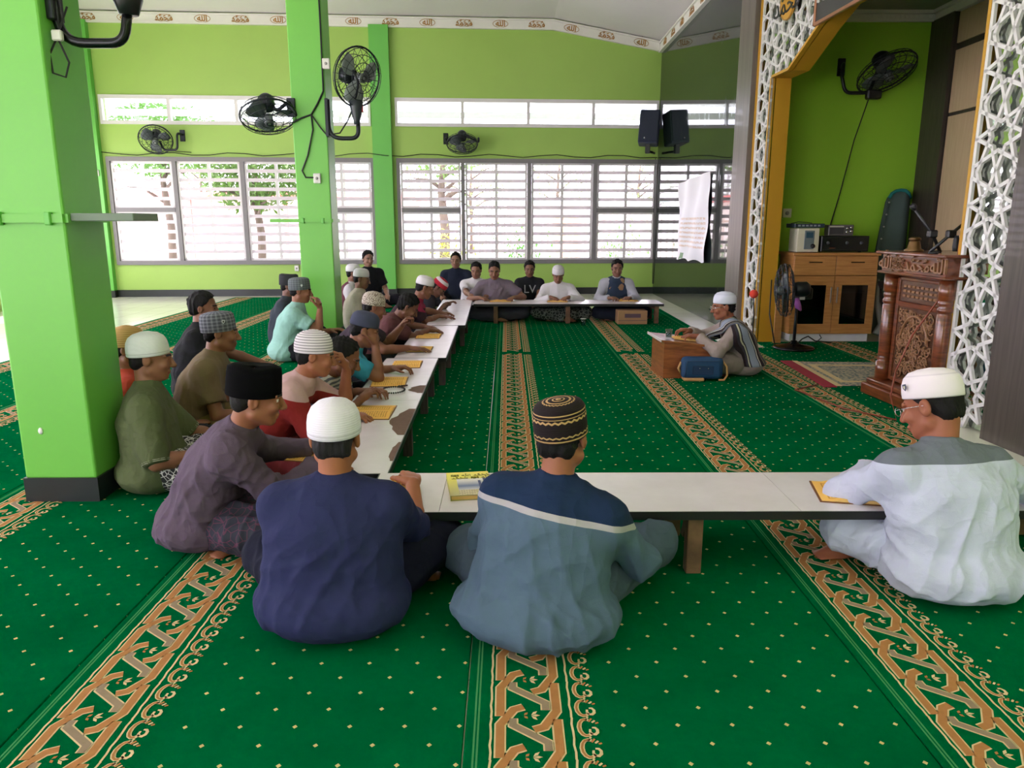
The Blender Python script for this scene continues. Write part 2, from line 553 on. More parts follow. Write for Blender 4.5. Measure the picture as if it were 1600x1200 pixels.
AO, AA = (3.2, 9.3, 0), math.atan2(-1, .06)        # arch wall frame: s toward the camera, y into the wall
GREYV = wood_mat('grey_brown_wood_panel', (112, 103, 98), (92, 84, 80), 0.4, 2.0, (14, 14, .6), 0.03, 0.1)
GREYL = wood_mat('dark_brown_wood_panel', (84, 74, 68), (64, 56, 52), 0.4, 2.0, (14, 14, .6), 0.03, 0.1)
m = MB(); m.box(-1.16, -0.66, -.085, .25, -.02, 5.05)
props(m.build('column', GREYV, None, AO, AA), kind='structure', label='grey-brown clad pilaster between the dark wall and the far lattice', cat='pilaster')
m = MB(); m.box(4.19, 5.6, -.07, .25, -.02, 5.05)
props(m.build('column', GREYL, None, AO, AA), kind='structure', label='dark brown clad pilaster at the right edge beside the near lattice', cat='pilaster')
m = MB(); m.box(5.6, 15.0, 0, .25, -.02, 5.05); m.box(-.66, 4.19, .03, .25, 4.15, 5.05)
props(m.build('wall_front', WALLG, None, AO, AA), kind='structure', label='green wall carrying the arch front', cat='wall')

arch = thing('wall_arch', 'ochre framed arch front with white star lattice round the niche', 'arch', AO, AA); arch['kind'] = 'structure'
OPEN = [(-.2, -.02), (-.2, 3.19), (.27, 3.19), (.94, 3.49), (1.3, 3.62), (2.1, 3.62), (2.46, 3.49), (3.12, 3.19), (3.62, 3.19), (3.62, -.02)]
# reveal: thickness strips along the opening edge
m = MB()
for i, ((a, za), (b_, zb)) in enumerate(zip(OPEN, OPEN[1:])):
    dx, dz = b_ - a, zb - za; L_ = math.hypot(dx, dz); nx_, nz_ = -dz / L_ * .03, dx / L_ * .03
    m.prism([(a, za), (b_, zb), (b_ + nx_, zb + nz_), (a + nx_, za + nz_)], -.015, .24)
m.build('reveal', YELL, arch)
m = MB()
for s0, s1 in ((-.66, -.605), (4.155, 4.20)): m.box(s0, s1, -.02, .03, 0, 4.6)
m.build('edge_strip', YELL, arch)
# dark mirror backing behind the lattice
def inside_lat(s, z):
    if -.605 <= s <= -.2 and 0 <= z <= 4.5: return True
    if 3.65 <= s <= 4.155 and 0 <= z <= 4.5: return True
    if z <= 3.2 or z > 4.5 or not (-.605 <= s <= 4.155): return False
    for (a, za), (b_, zb) in zip(OPEN, OPEN[1:]):
        if b_ > a and a <= s <= b_: return z > za + (zb - za) * (s - a) / (b_ - a) + .02
    return z > 3.2
MIRR = mat('dark_tinted_mirror', (190, 196, 190), 0.03, 1.0, var=0.05)
m = MB()
m.box(-.605, -.2, .035, .05, 0, 4.5); m.box(3.65, 4.155, .035, .05, 0, 4.5)
top = [p for p in OPEN[1:-1]]
m.prism(top + [(3.62, 4.5), (-.2, 4.5)], .035, .05)
m.build('mirror_backing', MIRR, arch)
# star lattice straps
def lattice():
    Rr = .232; a = 2 * Rr
    segs = []
    def oct_segs(cx, cz):
        ph0 = 0
        for k in range(8):
            t0 = k * math.pi / 4
            an = t0 + 3 * math.pi / 8 ; d = Rr * math.cos(3 * math.pi / 8)
            nx_, nz_ = math.cos(an), math.sin(an); tx, tz = -nz_, nx_
            for sg in (-1, 1):
                p = [(cx + nx_ * d + tx * sg * q * Rr, cz + nz_ * d + tz * sg * q * Rr) for q in (.1585, .9239)]
                segs.append((p[0], p[1]))
    def sq_segs(cx, cz):
        h = Rr * .4142
        for k in range(4):
            th = math.pi / 4 + k * math.pi / 2
            mx_, mz_ = cx + h * math.cos(th), cz + h * math.sin(th)
            t = h / 1.3066
            for sg in (-1, 1):
                w = th + math.pi + sg * math.pi / 8
                segs.append(((mx_, mz_), (mx_ + t * math.cos(w), mz_ + t * math.sin(w))))
    for i in range(-2, 13):
        for j in range(0, 12):
            oct_segs(3.905 + (i - 9) * a, .23 + j * a); sq_segs(3.905 + (i - 9) * a + a / 2, .23 + j * a + a / 2)
    m = MB(); hw = .0135
    for (p, q) in segs:
        p, q = Vector(p), Vector(q); L_ = (q - p).length; n = max(3, int(L_ / .02)); run = None
        t = (q - p) / L_; nn = Vector((-t.y, t.x)) * hw
        flags = [inside_lat(*(p + (q - p) * ((i + .5) / n))) for i in range(n)] + [False]
        for i, fl in enumerate(flags):
            if fl and run is None: run = i
            if not fl and run is not None:
                A = p + (q - p) * (run / n) - t * (.008 if run == 0 else 0); B_ = p + (q - p) * (i / n) + t * (.008 if i == n else 0)
                m.prism([tuple(A - nn), tuple(B_ - nn), tuple(B_ + nn), tuple(A + nn)], -.012, .012); run = None
    for bx in ((-.605, -.575, 0, 4.5), (-.232, -.2, 0, 3.2), (3.65, 3.68, 0, 3.2), (4.125, 4.155, 0, 4.5)): m.box(bx[0], bx[1], -.011, .012, bx[2], bx[3])
    o = m.build('star_lattice', mat('lattice_white', (226, 224, 222), 0.5, var=0.04), arch)
    o['kind'] = 'stuff'
lattice()
d = thing('round_plaque', 'round ochre plaque with dark calligraphy on the lattice above the arch', 'plaque', (AO[0] + math.cos(AA) * .215 + .03 * math.sin(AA), AO[1] + math.sin(AA) * .215 - .03 * math.cos(AA), 3.93), AA)
m = MB(); m.lathe([(.19, 0), (.20, .008), (.20, .02), (.185, .025), (0, .025)], 40, mx=Matrix.Rotation(math.pi / 2, 4, 'X')); m.build('disc', YELL, d)
m = MB(); m.tube([(.193 * math.cos(q), -.022, .193 * math.sin(q)) for q in np.linspace(0, 2 * math.pi, 41)[:-1]], .008, 6, True); m.build('rim', GOLD, d)
text_mesh('calligraphy', '\ufdf4', .30, .004, BLACKP, d, Matrix.Translation((0, -.029, -.03)) @ Matrix.Rotation(math.pi / 2, 4, 'X'))
d = thing('sign_board', 'dark sign board with copper frame and pale Arabic lettering above the arch', 'sign', (AO[0] + math.cos(AA) * 1.7, AO[1] + math.sin(AA) * 1.7, 3.50), AA)
m = MB(); m.box(-.78, .78, -.035, -.01, .03, .62); m.build('panel', mat('charcoal_panel', (58, 56, 58), 0.4), d)
m = MB()
for bx in ((-.81, .81, 0, .035), (-.81, .81, .61, .645), (-.81, -.775, 0, .645), (.775, .81, 0, .645)): m.box(bx[0], bx[1], -.05, -.008, bx[2], bx[3], bevel=.006)
m.build('frame', mat('copper_frame', (196, 138, 110), 0.3, 0.7), d)
for i, ch in enumerate(('\ufdf2', '\ufdfa', '\ufdf4')):
    text_mesh('calligraphy', ch, .30, .003, mat('pale_lettering', (190, 190, 186), 0.5), d, Matrix.Translation((.5 - i * .52, -.038, .30)) @ Matrix.Rotation(math.pi / 2, 4, 'X'))

# niche behind the arch
NICHEG = mat('niche_green_paint', (156, 214, 58), 0.5, var=0.05, scale=1.2, bump=0.05, bscale=30)
m = MB(); m.box(3.36, 5.8, 10.4, 10.6, -.2, 4.4)
props(m.build('wall_niche_far', NICHEG), kind='structure', label='plain green far wall of the niche behind the cabinet', cat='wall')
PANW = wood_mat('pale_beige_panel', (206, 180, 146), (196, 168, 134), 0.45, 3.0, (10, 10, .8), 0.02, 0.05)
DKW = wood_mat('dark_grey_brown_trim', (72, 64, 58), (54, 48, 44), 0.45, 3.0, (10, 10, .8), 0.03, 0.1)
wn_ = thing('wall_niche_side', 'beige panelled side wall of the niche with dark upright trims', 'wall', (5.56, 0, 0)); wn_['kind'] = 'structure'
m = MB(); m.box(.03, .2, 5.0, 10.45, -.2, 4.4); m.build('backing', DKW, wn_)
for y0, y1 in ((9.17, 9.86), (8.2, 8.95), (7.2, 7.98), (6.2, 6.98)):
    for z0, z1 in ((0.02, 2.80), (2.84, 3.58), (3.66, 4.02)):
        q = MB(); q.box(0, .03, y0, y1, z0, z1, bevel=.004); q.build('panel', PANW, wn_)
q = MB(); q.box(-.05, .03, 9.88, 10.4, -.02, 4.04); q.box(-.03, .03, 8.97, 9.15, -.02, 4.04); q.box(-.03, .03, 8.0, 8.18, -.02, 4.04); q.build('trim', DKW, wn_)
m = MB(); m.box(3.3, 5.8, 4.9, 10.6, 4.16, 4.35)
props(m.build('ceiling', mat('niche_ceiling_grey', (150, 156, 146), 0.8)), kind='structure', label='grey-green ceiling inside the niche', cat='ceiling')
m = MB(); m.box(3.6, 5.8, 4.95, 5.15, -.2, 4.4)
props(m.build('wall_niche_near', NICHEG), kind='structure', label='near side wall of the niche', cat='wall')
m = MB()
for z0, z1, dd in ((4.03, 4.06, .05), (4.06, 4.12, .03), (4.12, 4.17, .09)):
    m.box(3.36, 5.56, 10.4 - dd, 10.4, z0, z1); m.box(5.56 - dd, 5.6, 5.1, 10.4, z0, z1)
nx0 = 3.4
while nx0 < 5.5:
    m.box(nx0, nx0 + .035, 10.36, 10.37, 4.072, 4.11); nx0 += .06
props(m.build('trim_3', WHITE), kind='structure', label='white dentil cornice inside the niche', cat='cornice')

# free-standing columns
def column(x0, x1, y0, y1, lab, ledge):
    t = thing('column', lab, 'column', ((x0 + x1) / 2, (y0 + y1) / 2, 0)); t['kind'] = 'structure'
    w, dd = (x1 - x0) / 2, (y1 - y0) / 2
    m = MB(); m.box(-w, w, -dd, dd, .13, 5.48, bevel=.012, seg=2); m.build('shaft', COLG, t)
    m = MB(); m.box(-w - .008, w + .008, -dd - .008, dd + .008, -.012, .135); m.build('base', BLACKB, t)
    m = MB()
    e = .018
    m.box(-w - .35, w + .0, -dd - e, -dd, 1.497, 1.54); m.box(-w - e, -w, -dd, dd, 1.497, 1.54); m.box(w, w + e, -dd, dd, 1.497, 1.54); m.box(-w, w, dd, dd + e, 1.497, 1.54)
    m.build('ledge_rail', COLG, t)
    m = MB()
    for x in (-w + .05, -w + .3): m.box(x, x + .03, -dd - .03, -dd - .0, 1.485, 1.55, bevel=.004)
    m.build('bracket', COLG2, t)
    if ledge:
        m = MB(); m.box(w + e, w + .34, -dd + .02, -dd + .30, 1.505, 1.545, bevel=.004); m.build('ledge_board', mat('dusty_grey_green_board', (120, 136, 120), 0.6), t)
    return t
cl = column(-2.632, -2.245, 3.89, 4.27, 'big bright green column at the left, nearest the camera', True)
m = MB(); m.lathe([(0, 0), (.016, 0), (.014, .006), (0, .007)], 14, sx=.8, sy=1.2, mx=Matrix.Translation((-.075, -.19, .40)) @ Matrix.Rotation(math.pi / 2, 4, 'X'))
m.build('paint_chip', WHITE, cl)
column(-2.62, -2.20, 9.6, 9.98, 'bright green column in the middle, carrying two fans', False)

# ------------------------------------------------------------------ outside
GROUND = mat('pale_concrete_yard', (212, 208, 200), 0.9, var=0.08, scale=.6)
m = MB(); m.box(-60, 60, -50, 90, -.5, -.26); props(m.build('ground', GROUND), kind='structure', label='pale concrete yard outside the hall', cat='ground')
AWN = mat('white_awning_sheet', (242, 242, 240), 0.6, var=0.02, transl=0.6)
a_ = thing('awning', 'white awning sheet over the yard outside the upper windows', 'awning', (-8.1, 15.5, 0), BA)
m = MB(); m.prism([(-2, 4.34), (14, 4.34), (14, 4.37), (-2, 4.37)], .25, 3.8); m.build('sheet', AWN, a_)
m = MB(); m.box(-2, 14, 3.8, 3.9, 4.05, 4.2)
m.build('beam', mat('grey_steel_beam', (170, 172, 170), 0.5), a_)
for u in (-1.5, 4.2, 13.0):
    m = MB(); m.box(u - .04, u + .04, 3.81, 3.89, -.26, 4.1); m.build('post', mat('grey_steel_beam', (170, 172, 170)), a_)
RED = mat('faded_red_paint', (214, 120, 112), 0.6)
hs = thing('building', 'white house with faded red roof edge beyond the left window', 'building', (-8.5, 32, -.26))
m = MB(); m.box(-7, 4.2, 0, 6, 0, 2.7); m.build('wall', mat('white_house_wall', (240, 236, 230), 0.8), hs)
m = MB(); m.box(-7.6, 4.8, -.9, 6.3, 2.7, 2.95); m.build('roof', RED, hs)
for x in (-4.5, -.6, 3.9):
    m = MB(); m.box(x, x + .16, -.8, -.66, 0, 2.7); m.build('post', RED, hs)
for x in (-3.3, 1.2):
    m = MB(); m.box(x, x + 1.2, -.04, .02, .9, 2.0); m.build('window', mat('house_window_dark', (150, 160, 170), 0.2), hs)
# picket fence beyond the right window
fc = thing('fence', 'pale metal railing fence in the yard beyond the right window', 'fence', (-1.5, 24.5, -.26))
FM = mat('pale_pink_metal', (206, 180, 172), 0.5)
m = MB(); m.box(0, 9, 0, .04, .25, .31); m.box(0, 9, 0, .04, 1.75, 1.82); m.build('rail', FM, fc)
x = 0.0; k_ = 0
bar_me = None
while x < 9:
    if bar_me is None:
        m = MB(); m.box(0, .05, .005, .035, 0, 2.0); bar = m.build('bar', FM, fc); bar_me = bar
    else:
        c = bar_me.copy(); COL.objects.link(c); c.parent = fc; c.location = (x, 0, 0)
    x += .2
gp = thing('building', 'low white house behind the railing fence, beyond the right window', 'building', (5, 33, -.26))
m = MB(); m.box(-5, 9, 0, 5, 0, 2.6); m.build('wall', mat('white_house_wall', (240, 236, 230)), gp)
m = MB(); m.prism([(-5.6, 2.6), (9.6, 2.6), (9.6, 2.75), (-5.6, 2.75)], -.8, 5.5); m.build('roof', mat('pale_teal_roof', (190, 216, 214), 0.6), gp)
m = MB(); m.box(-3, -1.8, -.03, .02, 0, 2.0); m.build('door', mat('orange_door', (222, 160, 120), 0.6), gp)
m = MB(); m.box(2.2, 3.6, -.03, .02, .9, 1.9); m.build('window', mat('house_window_dark', (150, 160, 170)), gp)
gw = MB(); gw.box(0, 3, 0, .2, 0, 4.2)
props(gw.build('garden_wall', mat('outer_green_wall', (170, 214, 120), 0.7), None, (4.1, 18.2, -.26), rad(80)), label='light green outer wall beyond the right end of the right window', cat='wall')

def tree(loc, h, cr, n, lab, seed, c, trunk=.14, lo=.45):
    t = thing('tree', lab, 'tree', loc)
    r = random.Random(seed)
    m = MB(); m.tube([(0, 0, 0), (.05, .03, h * .3), (-.06, .0, h * .55), (.04, 0, h * .85)], [trunk, trunk * .85, trunk * .65, trunk * .3], 9)
    for k in range(7):
        z = h * r.uniform(.42, .75); a = r.uniform(0, 6.28); l = cr * r.uniform(.6, .9)
        m.tube([(0, 0, z), (l * .5 * math.cos(a), l * .5 * math.sin(a), z + l * .3), (l * math.cos(a), l * math.sin(a), z + l * .35)], [trunk * .4, trunk * .25, trunk * .1], 6)
    m.build('trunk', mat('tree_bark', (92, 82, 72), 0.9, var=.2, bump=.5, bscale=25), t)
    V, Q = [], []
    for k in range(n):
        while True:
            p = Vector((r.uniform(-1, 1), r.uniform(-1, 1), r.uniform(-1, 1)))
            if .35 < p.length < 1: break
        p = Vector((p.x * cr, p.y * cr, h * (lo + .95) / 2 + p.z * h * (1.0 - lo) * .55))
        d = Vector((r.gauss(0, 1), r.gauss(0, 1), r.gauss(-.5, .6))).normalized(); w = d.cross(Vector((r.gauss(0, 1), r.gauss(0, 1), r.gauss(0, 1)))).normalized()
        L_ = r.uniform(.16, .30); i0 = len(V)
        V += [p - w * .008, p + d * L_ * .4 - w * .04, p + d * L_, p + d * L_ * .4 + w * .04]; Q.append((i0, i0 + 1, i0 + 2, i0 + 3))
    o = mesh_np('foliage', [tuple(v) for v in V], Q, mat('leaf_%d_%d' % (c[0], c[1]), c, 0.5, var=.3, scale=3, transl=.35), t, False)
    o['kind'] = 'stuff'
    return t
tree((-7.3, 22.5, -.26), 4.6, 1.6, 3600, 'leafy mango tree behind the left back window', 3, (84, 118, 52), lo=.5)
tree((-10.6, 24.0, -.26), 5.4, 1.8, 2600, 'taller green tree at the far left beyond the windows', 5, (96, 140, 66), lo=.62)
tree((-2.2, 26.5, -.26), 5.0, 1.5, 900, 'sparse tree with a bare trunk beyond the right window', 8, (104, 140, 70), trunk=.2, lo=.7)
for i, (x, y) in enumerate(((0.4, 22.0), (3.4, 22.6), (-1.8, 21.8))):
    t = thing('shrub', ('low green shrub in front of the railing fence', 'low green shrub near the green outer wall', 'yellowish shrub at the left end of the railing fence')[i], 'shrub', (x, y, -.26))
    r = random.Random(i); V, Q = [], []
    for k in range(420):
        p = Vector((r.gauss(0, .38), r.gauss(0, .3), abs(r.gauss(.75, .42)))); d = Vector((r.gauss(0, 1), r.gauss(0, 1), r.gauss(.3, .7))).normalized(); w = d.cross(Vector((0, .3, 1))).normalized(); i0 = len(V)
        V += [p, p + d * .07 - w * .035, p + d * .17, p + d * .07 + w * .035]; Q.append((i0, i0 + 1, i0 + 2, i0 + 3))
    o = mesh_np('foliage', [tuple(v) for v in V], Q, mat('leaf_shrub_%d' % i, ((90, 150, 70), (110, 160, 90), (170, 180, 80))[i], 0.5, var=.3, scale=3, transl=.3), t, False); o['kind'] = 'stuff'
    m = MB()
    for k in range(6):
        a = k * 1.05; m.tube([(0, 0, 0), (.12 * math.cos(a), .12 * math.sin(a), .5), (.25 * math.cos(a), .25 * math.sin(a), .95)], [.015, .011, .006], 5)
    m.build('stem', mat('tree_bark', (112, 92, 78)), t)
for i, x in enumerate((-17, -12, -7, -2, 3, 8)):
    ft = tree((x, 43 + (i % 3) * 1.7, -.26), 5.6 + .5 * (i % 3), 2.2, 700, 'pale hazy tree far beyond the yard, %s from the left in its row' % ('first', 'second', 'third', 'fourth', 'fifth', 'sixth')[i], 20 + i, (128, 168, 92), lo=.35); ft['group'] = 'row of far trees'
# ------------------------------------------------------------------ carpets
def carpet_mat():
    k = NT('green_carpet_pile', 1.0, 0, 0.0)
    gv = k.n('NewGeometry').outputs['Position']
    o = k.sep(gv)
    P = .0833
    # staggered dots on a diagonal grid
    def dots(ox, oy):
        fx = k.math('SUBTRACT', k.math('FRACT', k.math('DIVIDE', k.math('ADD', o[0], 50 * P * 2 + ox), P * 2)), .5)
        fy = k.math('SUBTRACT', k.math('FRACT', k.math('DIVIDE', k.math('ADD', o[1], 50 * P * 2 + oy), P * 2)), .5)
        d = k.math('ADD', k.math('ABSOLUTE', k.math('MULTIPLY', fx, 1.0)), k.math('ABSOLUTE', k.math('MULTIPLY', fy, .95)))
        return k.math('LESS_THAN', d, .050)
    n1 = k.noise(gv, 2.2, 4.0, .6); n2 = k.noise(gv, 34, 3.0, .6)
    base = k.mix(n1, lin((0, 74, 38)), lin((0, 112, 64)))
    base = k.mix(k.math('MULTIPLY', n2, .35), base, lin((0, 62, 28)))
    wob = k.math('MULTIPLY', k.math('SUBTRACT', k.noise(gv, 90, 1.0), .5), .012)
    d = k.math('MAXIMUM', dots(.147 + .0833, .083), dots(.147, .0))
    # no dots on the border strip
    fb = k.math('FRACT', k.math('DIVIDE', k.math('ADD', o[0], 13.55 + .13), 1.355))
    d = k.math('MULTIPLY', d, k.math('GREATER_THAN', fb, .335))
    col = k.mix(d, base, lin((196, 178, 120)))
    # two pale weave lines left of the border
    for x0 in (.022, .030):
        col = k.mix(k.math('MULTIPLY', k.math('LESS_THAN', k.math('ABSOLUTE', k.math('SUBTRACT', fb, x0)), .0022), .55), col, lin((92, 160, 104)))
    k.color(col)
    k.bump(k.math('ADD', k.noise(gv, 420, 2.0), k.math('MULTIPLY', k.noise(gv, 14, 3.0), .8)), 0.45, 0.006)
    return k.m
CARPET = carpet_mat()
TAN = mat('carpet_tan_pile', (176, 122, 74), 0.95, var=0.12, scale=30, bump=0.3, bscale=400, bdist=0.003, spec=.1)
CREAM = mat('carpet_cream_pile', (212, 190, 146), 0.95, var=0.10, scale=30, bump=0.3, bscale=400, bdist=0.003, spec=.1)
TAUPE = mat('carpet_taupe_pile', (150, 130, 108), 0.95, var=0.12, scale=30, bump=0.3, bscale=400, bdist=0.003, spec=.1)

def ribbon(pts, w, taper=0):
    """flat mitred strip along a polyline -> list of quads (x, y)"""
    pts = [Vector(p) for p in pts]; n = len(pts); Ls, Rs = [], []
    for i, p in enumerate(pts):
        a = (pts[i] - pts[i - 1]).normalized() if i else (pts[1] - pts[0]).normalized()
        b = (pts[i + 1] - pts[i]).normalized() if i < n - 1 else a
        t = (a + b).normalized(); nn = Vector((-t.y, t.x)); k = 1 / max(.45, nn.dot(Vector((-a.y, a.x))))
        ww = w if not taper else w * (1 - taper * abs(i / (n - 1) * 2 - 1))
        Ls.append(p + nn * ww / 2 * k); Rs.append(p - nn * ww / 2 * k)
    return [(Ls[i], Rs[i], Rs[i + 1], Ls[i + 1]) for i in range(n - 1)]

def motif():
    """one repeat of the border (x across, y along, 0..P): [(layer, material, polygon)]"""
    P = .185; out = []
    def rib(pts, w, mi, o=.005, z=1):
        for q in ribbon(pts, w + 2 * o): out.append((0, 1, q))
        for q in ribbon(pts, w): out.append((z, mi, q))
    rib([(-.0205, .05 * P), (-.0205, .83 * P), (.0215, 1.22 * P), (.052, 1.29 * P)], .026, 0)
    rib([(.082, .70 * P), (.114, .77 * P), (.155, 1.17 * P), (.155, 1.96 * P)], .026, 0)
    rib([(.0185, .99 * P), (.0185, .82 * P), (.1225, .39 * P), (.1225, .20 * P)], .023, 2)
    for cx, mi, l in ((.052, 0, .020), (.074, 1, .030)):
        for a in (-.85, .85) if mi == 0 else (-.8, .8, 0):
            c = Vector((cx, 1.06 * P)); d = Vector((math.cos(a), math.sin(a))); n = Vector((-d.y, d.x))
            out.append((1, mi, [c + d * .002, c + d * l * .55 - n * .0055, c + d * l, c + d * l * .55 + n * .0055]))
    # outer pale lines
    for x in (-.049, .199):
        pts = [(x + .0018 * math.sin(i * 2.3), P * i / 6) for i in range(7)]
        for q in ribbon(pts, .007): out.append((1, 1, q))
    # scrolled edge on the right
    for kk in range(2):
        y0 = P * (.25 + .5 * kk)
        arc = [(.240 + .021 * math.cos(t), y0 + .038 * math.sin(t)) for t in np.linspace(rad(62), rad(318), 10)]
        for q in ribbon(arc, .0155, .3): out.append((1, 1, q))
        for q in ribbon(arc[1:-1], .007): out.append((2, 0, q))
        arc = [(.262 + .012 * math.cos(t), y0 - .016 + .016 * math.sin(t)) for t in np.linspace(rad(-210), rad(110), 8)]
        for q in ribbon(arc, .0105, .35): out.append((1, 1, q))
        for j in range(4):
            a = (.240 + .010 * j, y0 + .030 - .004 * j); b = (.250 + .010 * j, y0 + .050 - .009 * j)
            for q in ribbon([a, b], .0065): out.append((1, 0 if j % 2 else 1, q))
    return P, out
MP, MOT = motif()
MOTV = []
for lay, mi, q in MOT:
    MOTV.append((lay, mi, [(p[0], p[1]) for p in q]))

def border(x, y0, y1, parent, z=0.0):
    n0 = math.ceil(y0 / MP); n1 = int(math.floor(y1 / MP)) - 1
    V, Q, M_ = [], [], []
    ys = np.arange(n0, n1 + 1) * MP
    base = np.array([[(p[0], p[1], .0006 + .0007 * lay) for p in q] for lay, mi, q in MOTV]); mis = np.array([mi for _, mi, _ in MOTV])
    k = len(base)
    A = np.tile(base[None], (len(ys), 1, 1, 1)); A[..., 1] += ys[:, None, None]; A[..., 1] = np.clip(A[..., 1], y0, y1)
    A[..., 0] += x; A[..., 2] += z
    V = A.reshape(-1, 3); Q = np.arange(len(V)).reshape(-1, 4)
    # make every polygon face up
    a = V[Q]; ar = ((a[:, 2, 0] - a[:, 0, 0]) * (a[:, 3, 1] - a[:, 1, 1]) - (a[:, 2, 1] - a[:, 0, 1]) * (a[:, 3, 0] - a[:, 1, 0])) < 0
    Q[ar] = Q[ar][:, ::-1]
    o = mesh_np('woven_border', V, Q, [TAN, CREAM, TAUPE], parent, False, np.tile(mis, len(ys)))
    o['kind'] = 'stuff'
    return o

def carpet(x0, x1, y0, y1, lab, bx=None, z=0.0):
    t = thing('prayer_carpet', lab, 'carpet', (0, 0, 0), 0, 'green prayer carpets')
    m = MB(); m.box(x0 + .002, x1 - .002, y0 + .003, y1 - .003, z - .012, z, bevel=.003); m.build('pile', CARPET, t)
    if bx is not None: border(bx, y0 + .004, y1 - .004, t, z)
    return t
NAMES = ('at the far left beside the pale floor tiles', 'second from the left, behind the big column', 'running behind the left row of men', 'under the left row of men and their tables', 'in the middle of the hall, in front of the seated teacher', 'under the small desk of the teacher')
for i in range(6):
    x = -.13 + 1.355 * (i - 4)
    bx = 1.355 * (i - 4) - .002
    carpet(x, x + 1.355, .3, 8.6, 'near green dotted carpet ' + NAMES[i], bx)
    carpet(x, min(x + 1.355, 2.715) if i < 5 else 2.715, 8.6, 13.2 if i == 5 else 15.3, 'far green dotted carpet ' + NAMES[i].replace('under the small desk of the teacher', 'beyond the teacher, by the dark wall').replace('in front of the seated teacher', 'running on under the far table'), bx)
carpet(2.58, 3.18, .3, 9.0, 'green dotted carpet along the foot of the arch', 2.708)
carpet(3.18, 5.5, 5.75, 9.45, 'green dotted carpet inside the niche, under cabinet and pulpit', 4.063, -.001)

# prayer rug in front of the pulpit
rg = thing('prayer_rug', 'grey-blue prayer rug with cream panels and red edge beside the pulpit', 'rug', (3.0, 6.75, .003), rad(-3))
def rug_mat():
    k = NT('rug_weave', .95, 0, .1); v = k.coord()
    nd = k.n('TexVoronoi'); nd.inputs['Scale'].default_value = 26; k.l(v, nd.inputs['Vector'])
    k.color(k.mix(k.math('GREATER_THAN', nd.outputs[0], .42), lin((96, 112, 116)), lin((166, 158, 140)))); return k.m
m = MB(); m.box(0.06, 1.15, .05, 1.25, 0, .008); m.build('field', rug_mat(), rg)
m = MB()
for bx in ((.16, 1.1, .18, .24), (.16, 1.1, 1.02, 1.08), (.16, .22, .24, 1.02)): m.box(bx[0], bx[1], bx[2], bx[3], .008, .0105)
m.build('cream_band', CREAM, rg)
m = MB(); m.box(-.06, .06, -.02, 1.3, 0, .009); m.build('red_edge', mat('crimson_weave', (150, 22, 46), .95), rg)
m = MB()
for k_ in range(60):
    y = k_ * .0215; m.box(.06, .115, y, y + .012, .0085, .0115)
o = m.build('fringe', CREAM, rg); o['kind'] = 'stuff'

# ------------------------------------------------------------------ low tables
TW = wood_mat('rough_table_wood', (120, 88, 62), (82, 58, 42), .7, 4, (2, 14, 2), .15, 0)
DTW = wood_mat('dark_table_wood', (66, 54, 50), (44, 36, 34), .7, 4, (2, 14, 2), .1, 0)
def laminate():
    k = NT('white_laminate', .22, 0, .5); v = k.coord()
    k.color(k.mix(k.noise(v, 4, 5, .6), lin((206, 196, 202)), lin((232, 224, 230))))
    k.bump(k.noise(v, 5, 3, .5), .12, .012); return k.m
LAM = laminate()
ALU = mat('black_edge_strip', (26, 26, 28), .4)
def table(lab, c, L_, W_, rz, legs, edge=ALU, legm=TW, seams=(), peel=()):
    t = thing('low_table', lab, 'table', (c[0], c[1], 0), rz, 'low tables set in a horseshoe')
    m = MB(); m.box(-L_ / 2, L_ / 2, -W_ / 2, W_ / 2, .268, .293, bevel=.002); m.build('tabletop', TW, t)
    us = [-L_ / 2] + list(seams) + [L_ / 2]
    for a, b in zip(us, us[1:]):
        if peel and abs(b - us[-1]) < 1e-6 or peel and len(us) == 2:
            pass
        m = MB(); m.box(a + .001, b - .001, -W_ / 2, W_ / 2, .293, .3); m.build('laminate_sheet', LAM, t)
    for (u, v, ln, dp, ph) in peel:   # torn-away laminate shows as bare board along the edge
        r = random.Random(int(ph * 10)); n = 10
        pts = [(u - ln / 2 + ln * i / n, v) for i in range(n + 1)] + [(u + ln / 2 - ln * i / n, v + dp * (.25 + .75 * math.sin(math.pi * min(.96, (i + .5) / (n + 1)))) * r.uniform(.75, 1.05)) for i in range(n + 1)]
        m = MB(); m.poly([(x, y, .3008) for x, y in pts]); m.build('bare_patch', mat('bare_brown_board', (112, 84, 70), .8, var=.15, scale=30), t)
    m = MB(); e = .006
    for y in (-W_ / 2, W_ / 2): m.box(-L_ / 2, L_ / 2, y - e if y < 0 else y, y if y < 0 else y + e, .262, .299)
    for x in (-L_ / 2, L_ / 2): m.box(x - e if x < 0 else x, x if x < 0 else x + e, -W_ / 2, W_ / 2, .262, .299)
    m.build('edge_strip', edge, t)
    for u in legs:
        for v in (-W_ / 2 + .05, W_ / 2 - .05):
            m = MB(); m.box(u - .033, u + .033, v - .03, v + .03, .002, .268, bevel=.003); m.build('leg', legm, t)
        m = MB(); m.box(u - .028, u + .028, -W_ / 2 + .085, W_ / 2 - .085, .20, .268); m.build('crossbar', legm, t)
        m = MB(); m.prism([(-.0, .268), (.055, .268), (.16, .10), (.11, .10)], -.012, .012, Matrix.Translation((u, -W_ / 2 + .08, 0)) @ Matrix.Rotation(math.pi / 2, 4, 'Z')); m.build('brace', legm, t)
    return t
table('long white-topped low table in front, before the two men with their backs to the camera', (1.08, 3.225), 3.40, .50, 0, (-1.45, -.27, 1.45), seams=(-1.37 + .0, -.0 + .17))
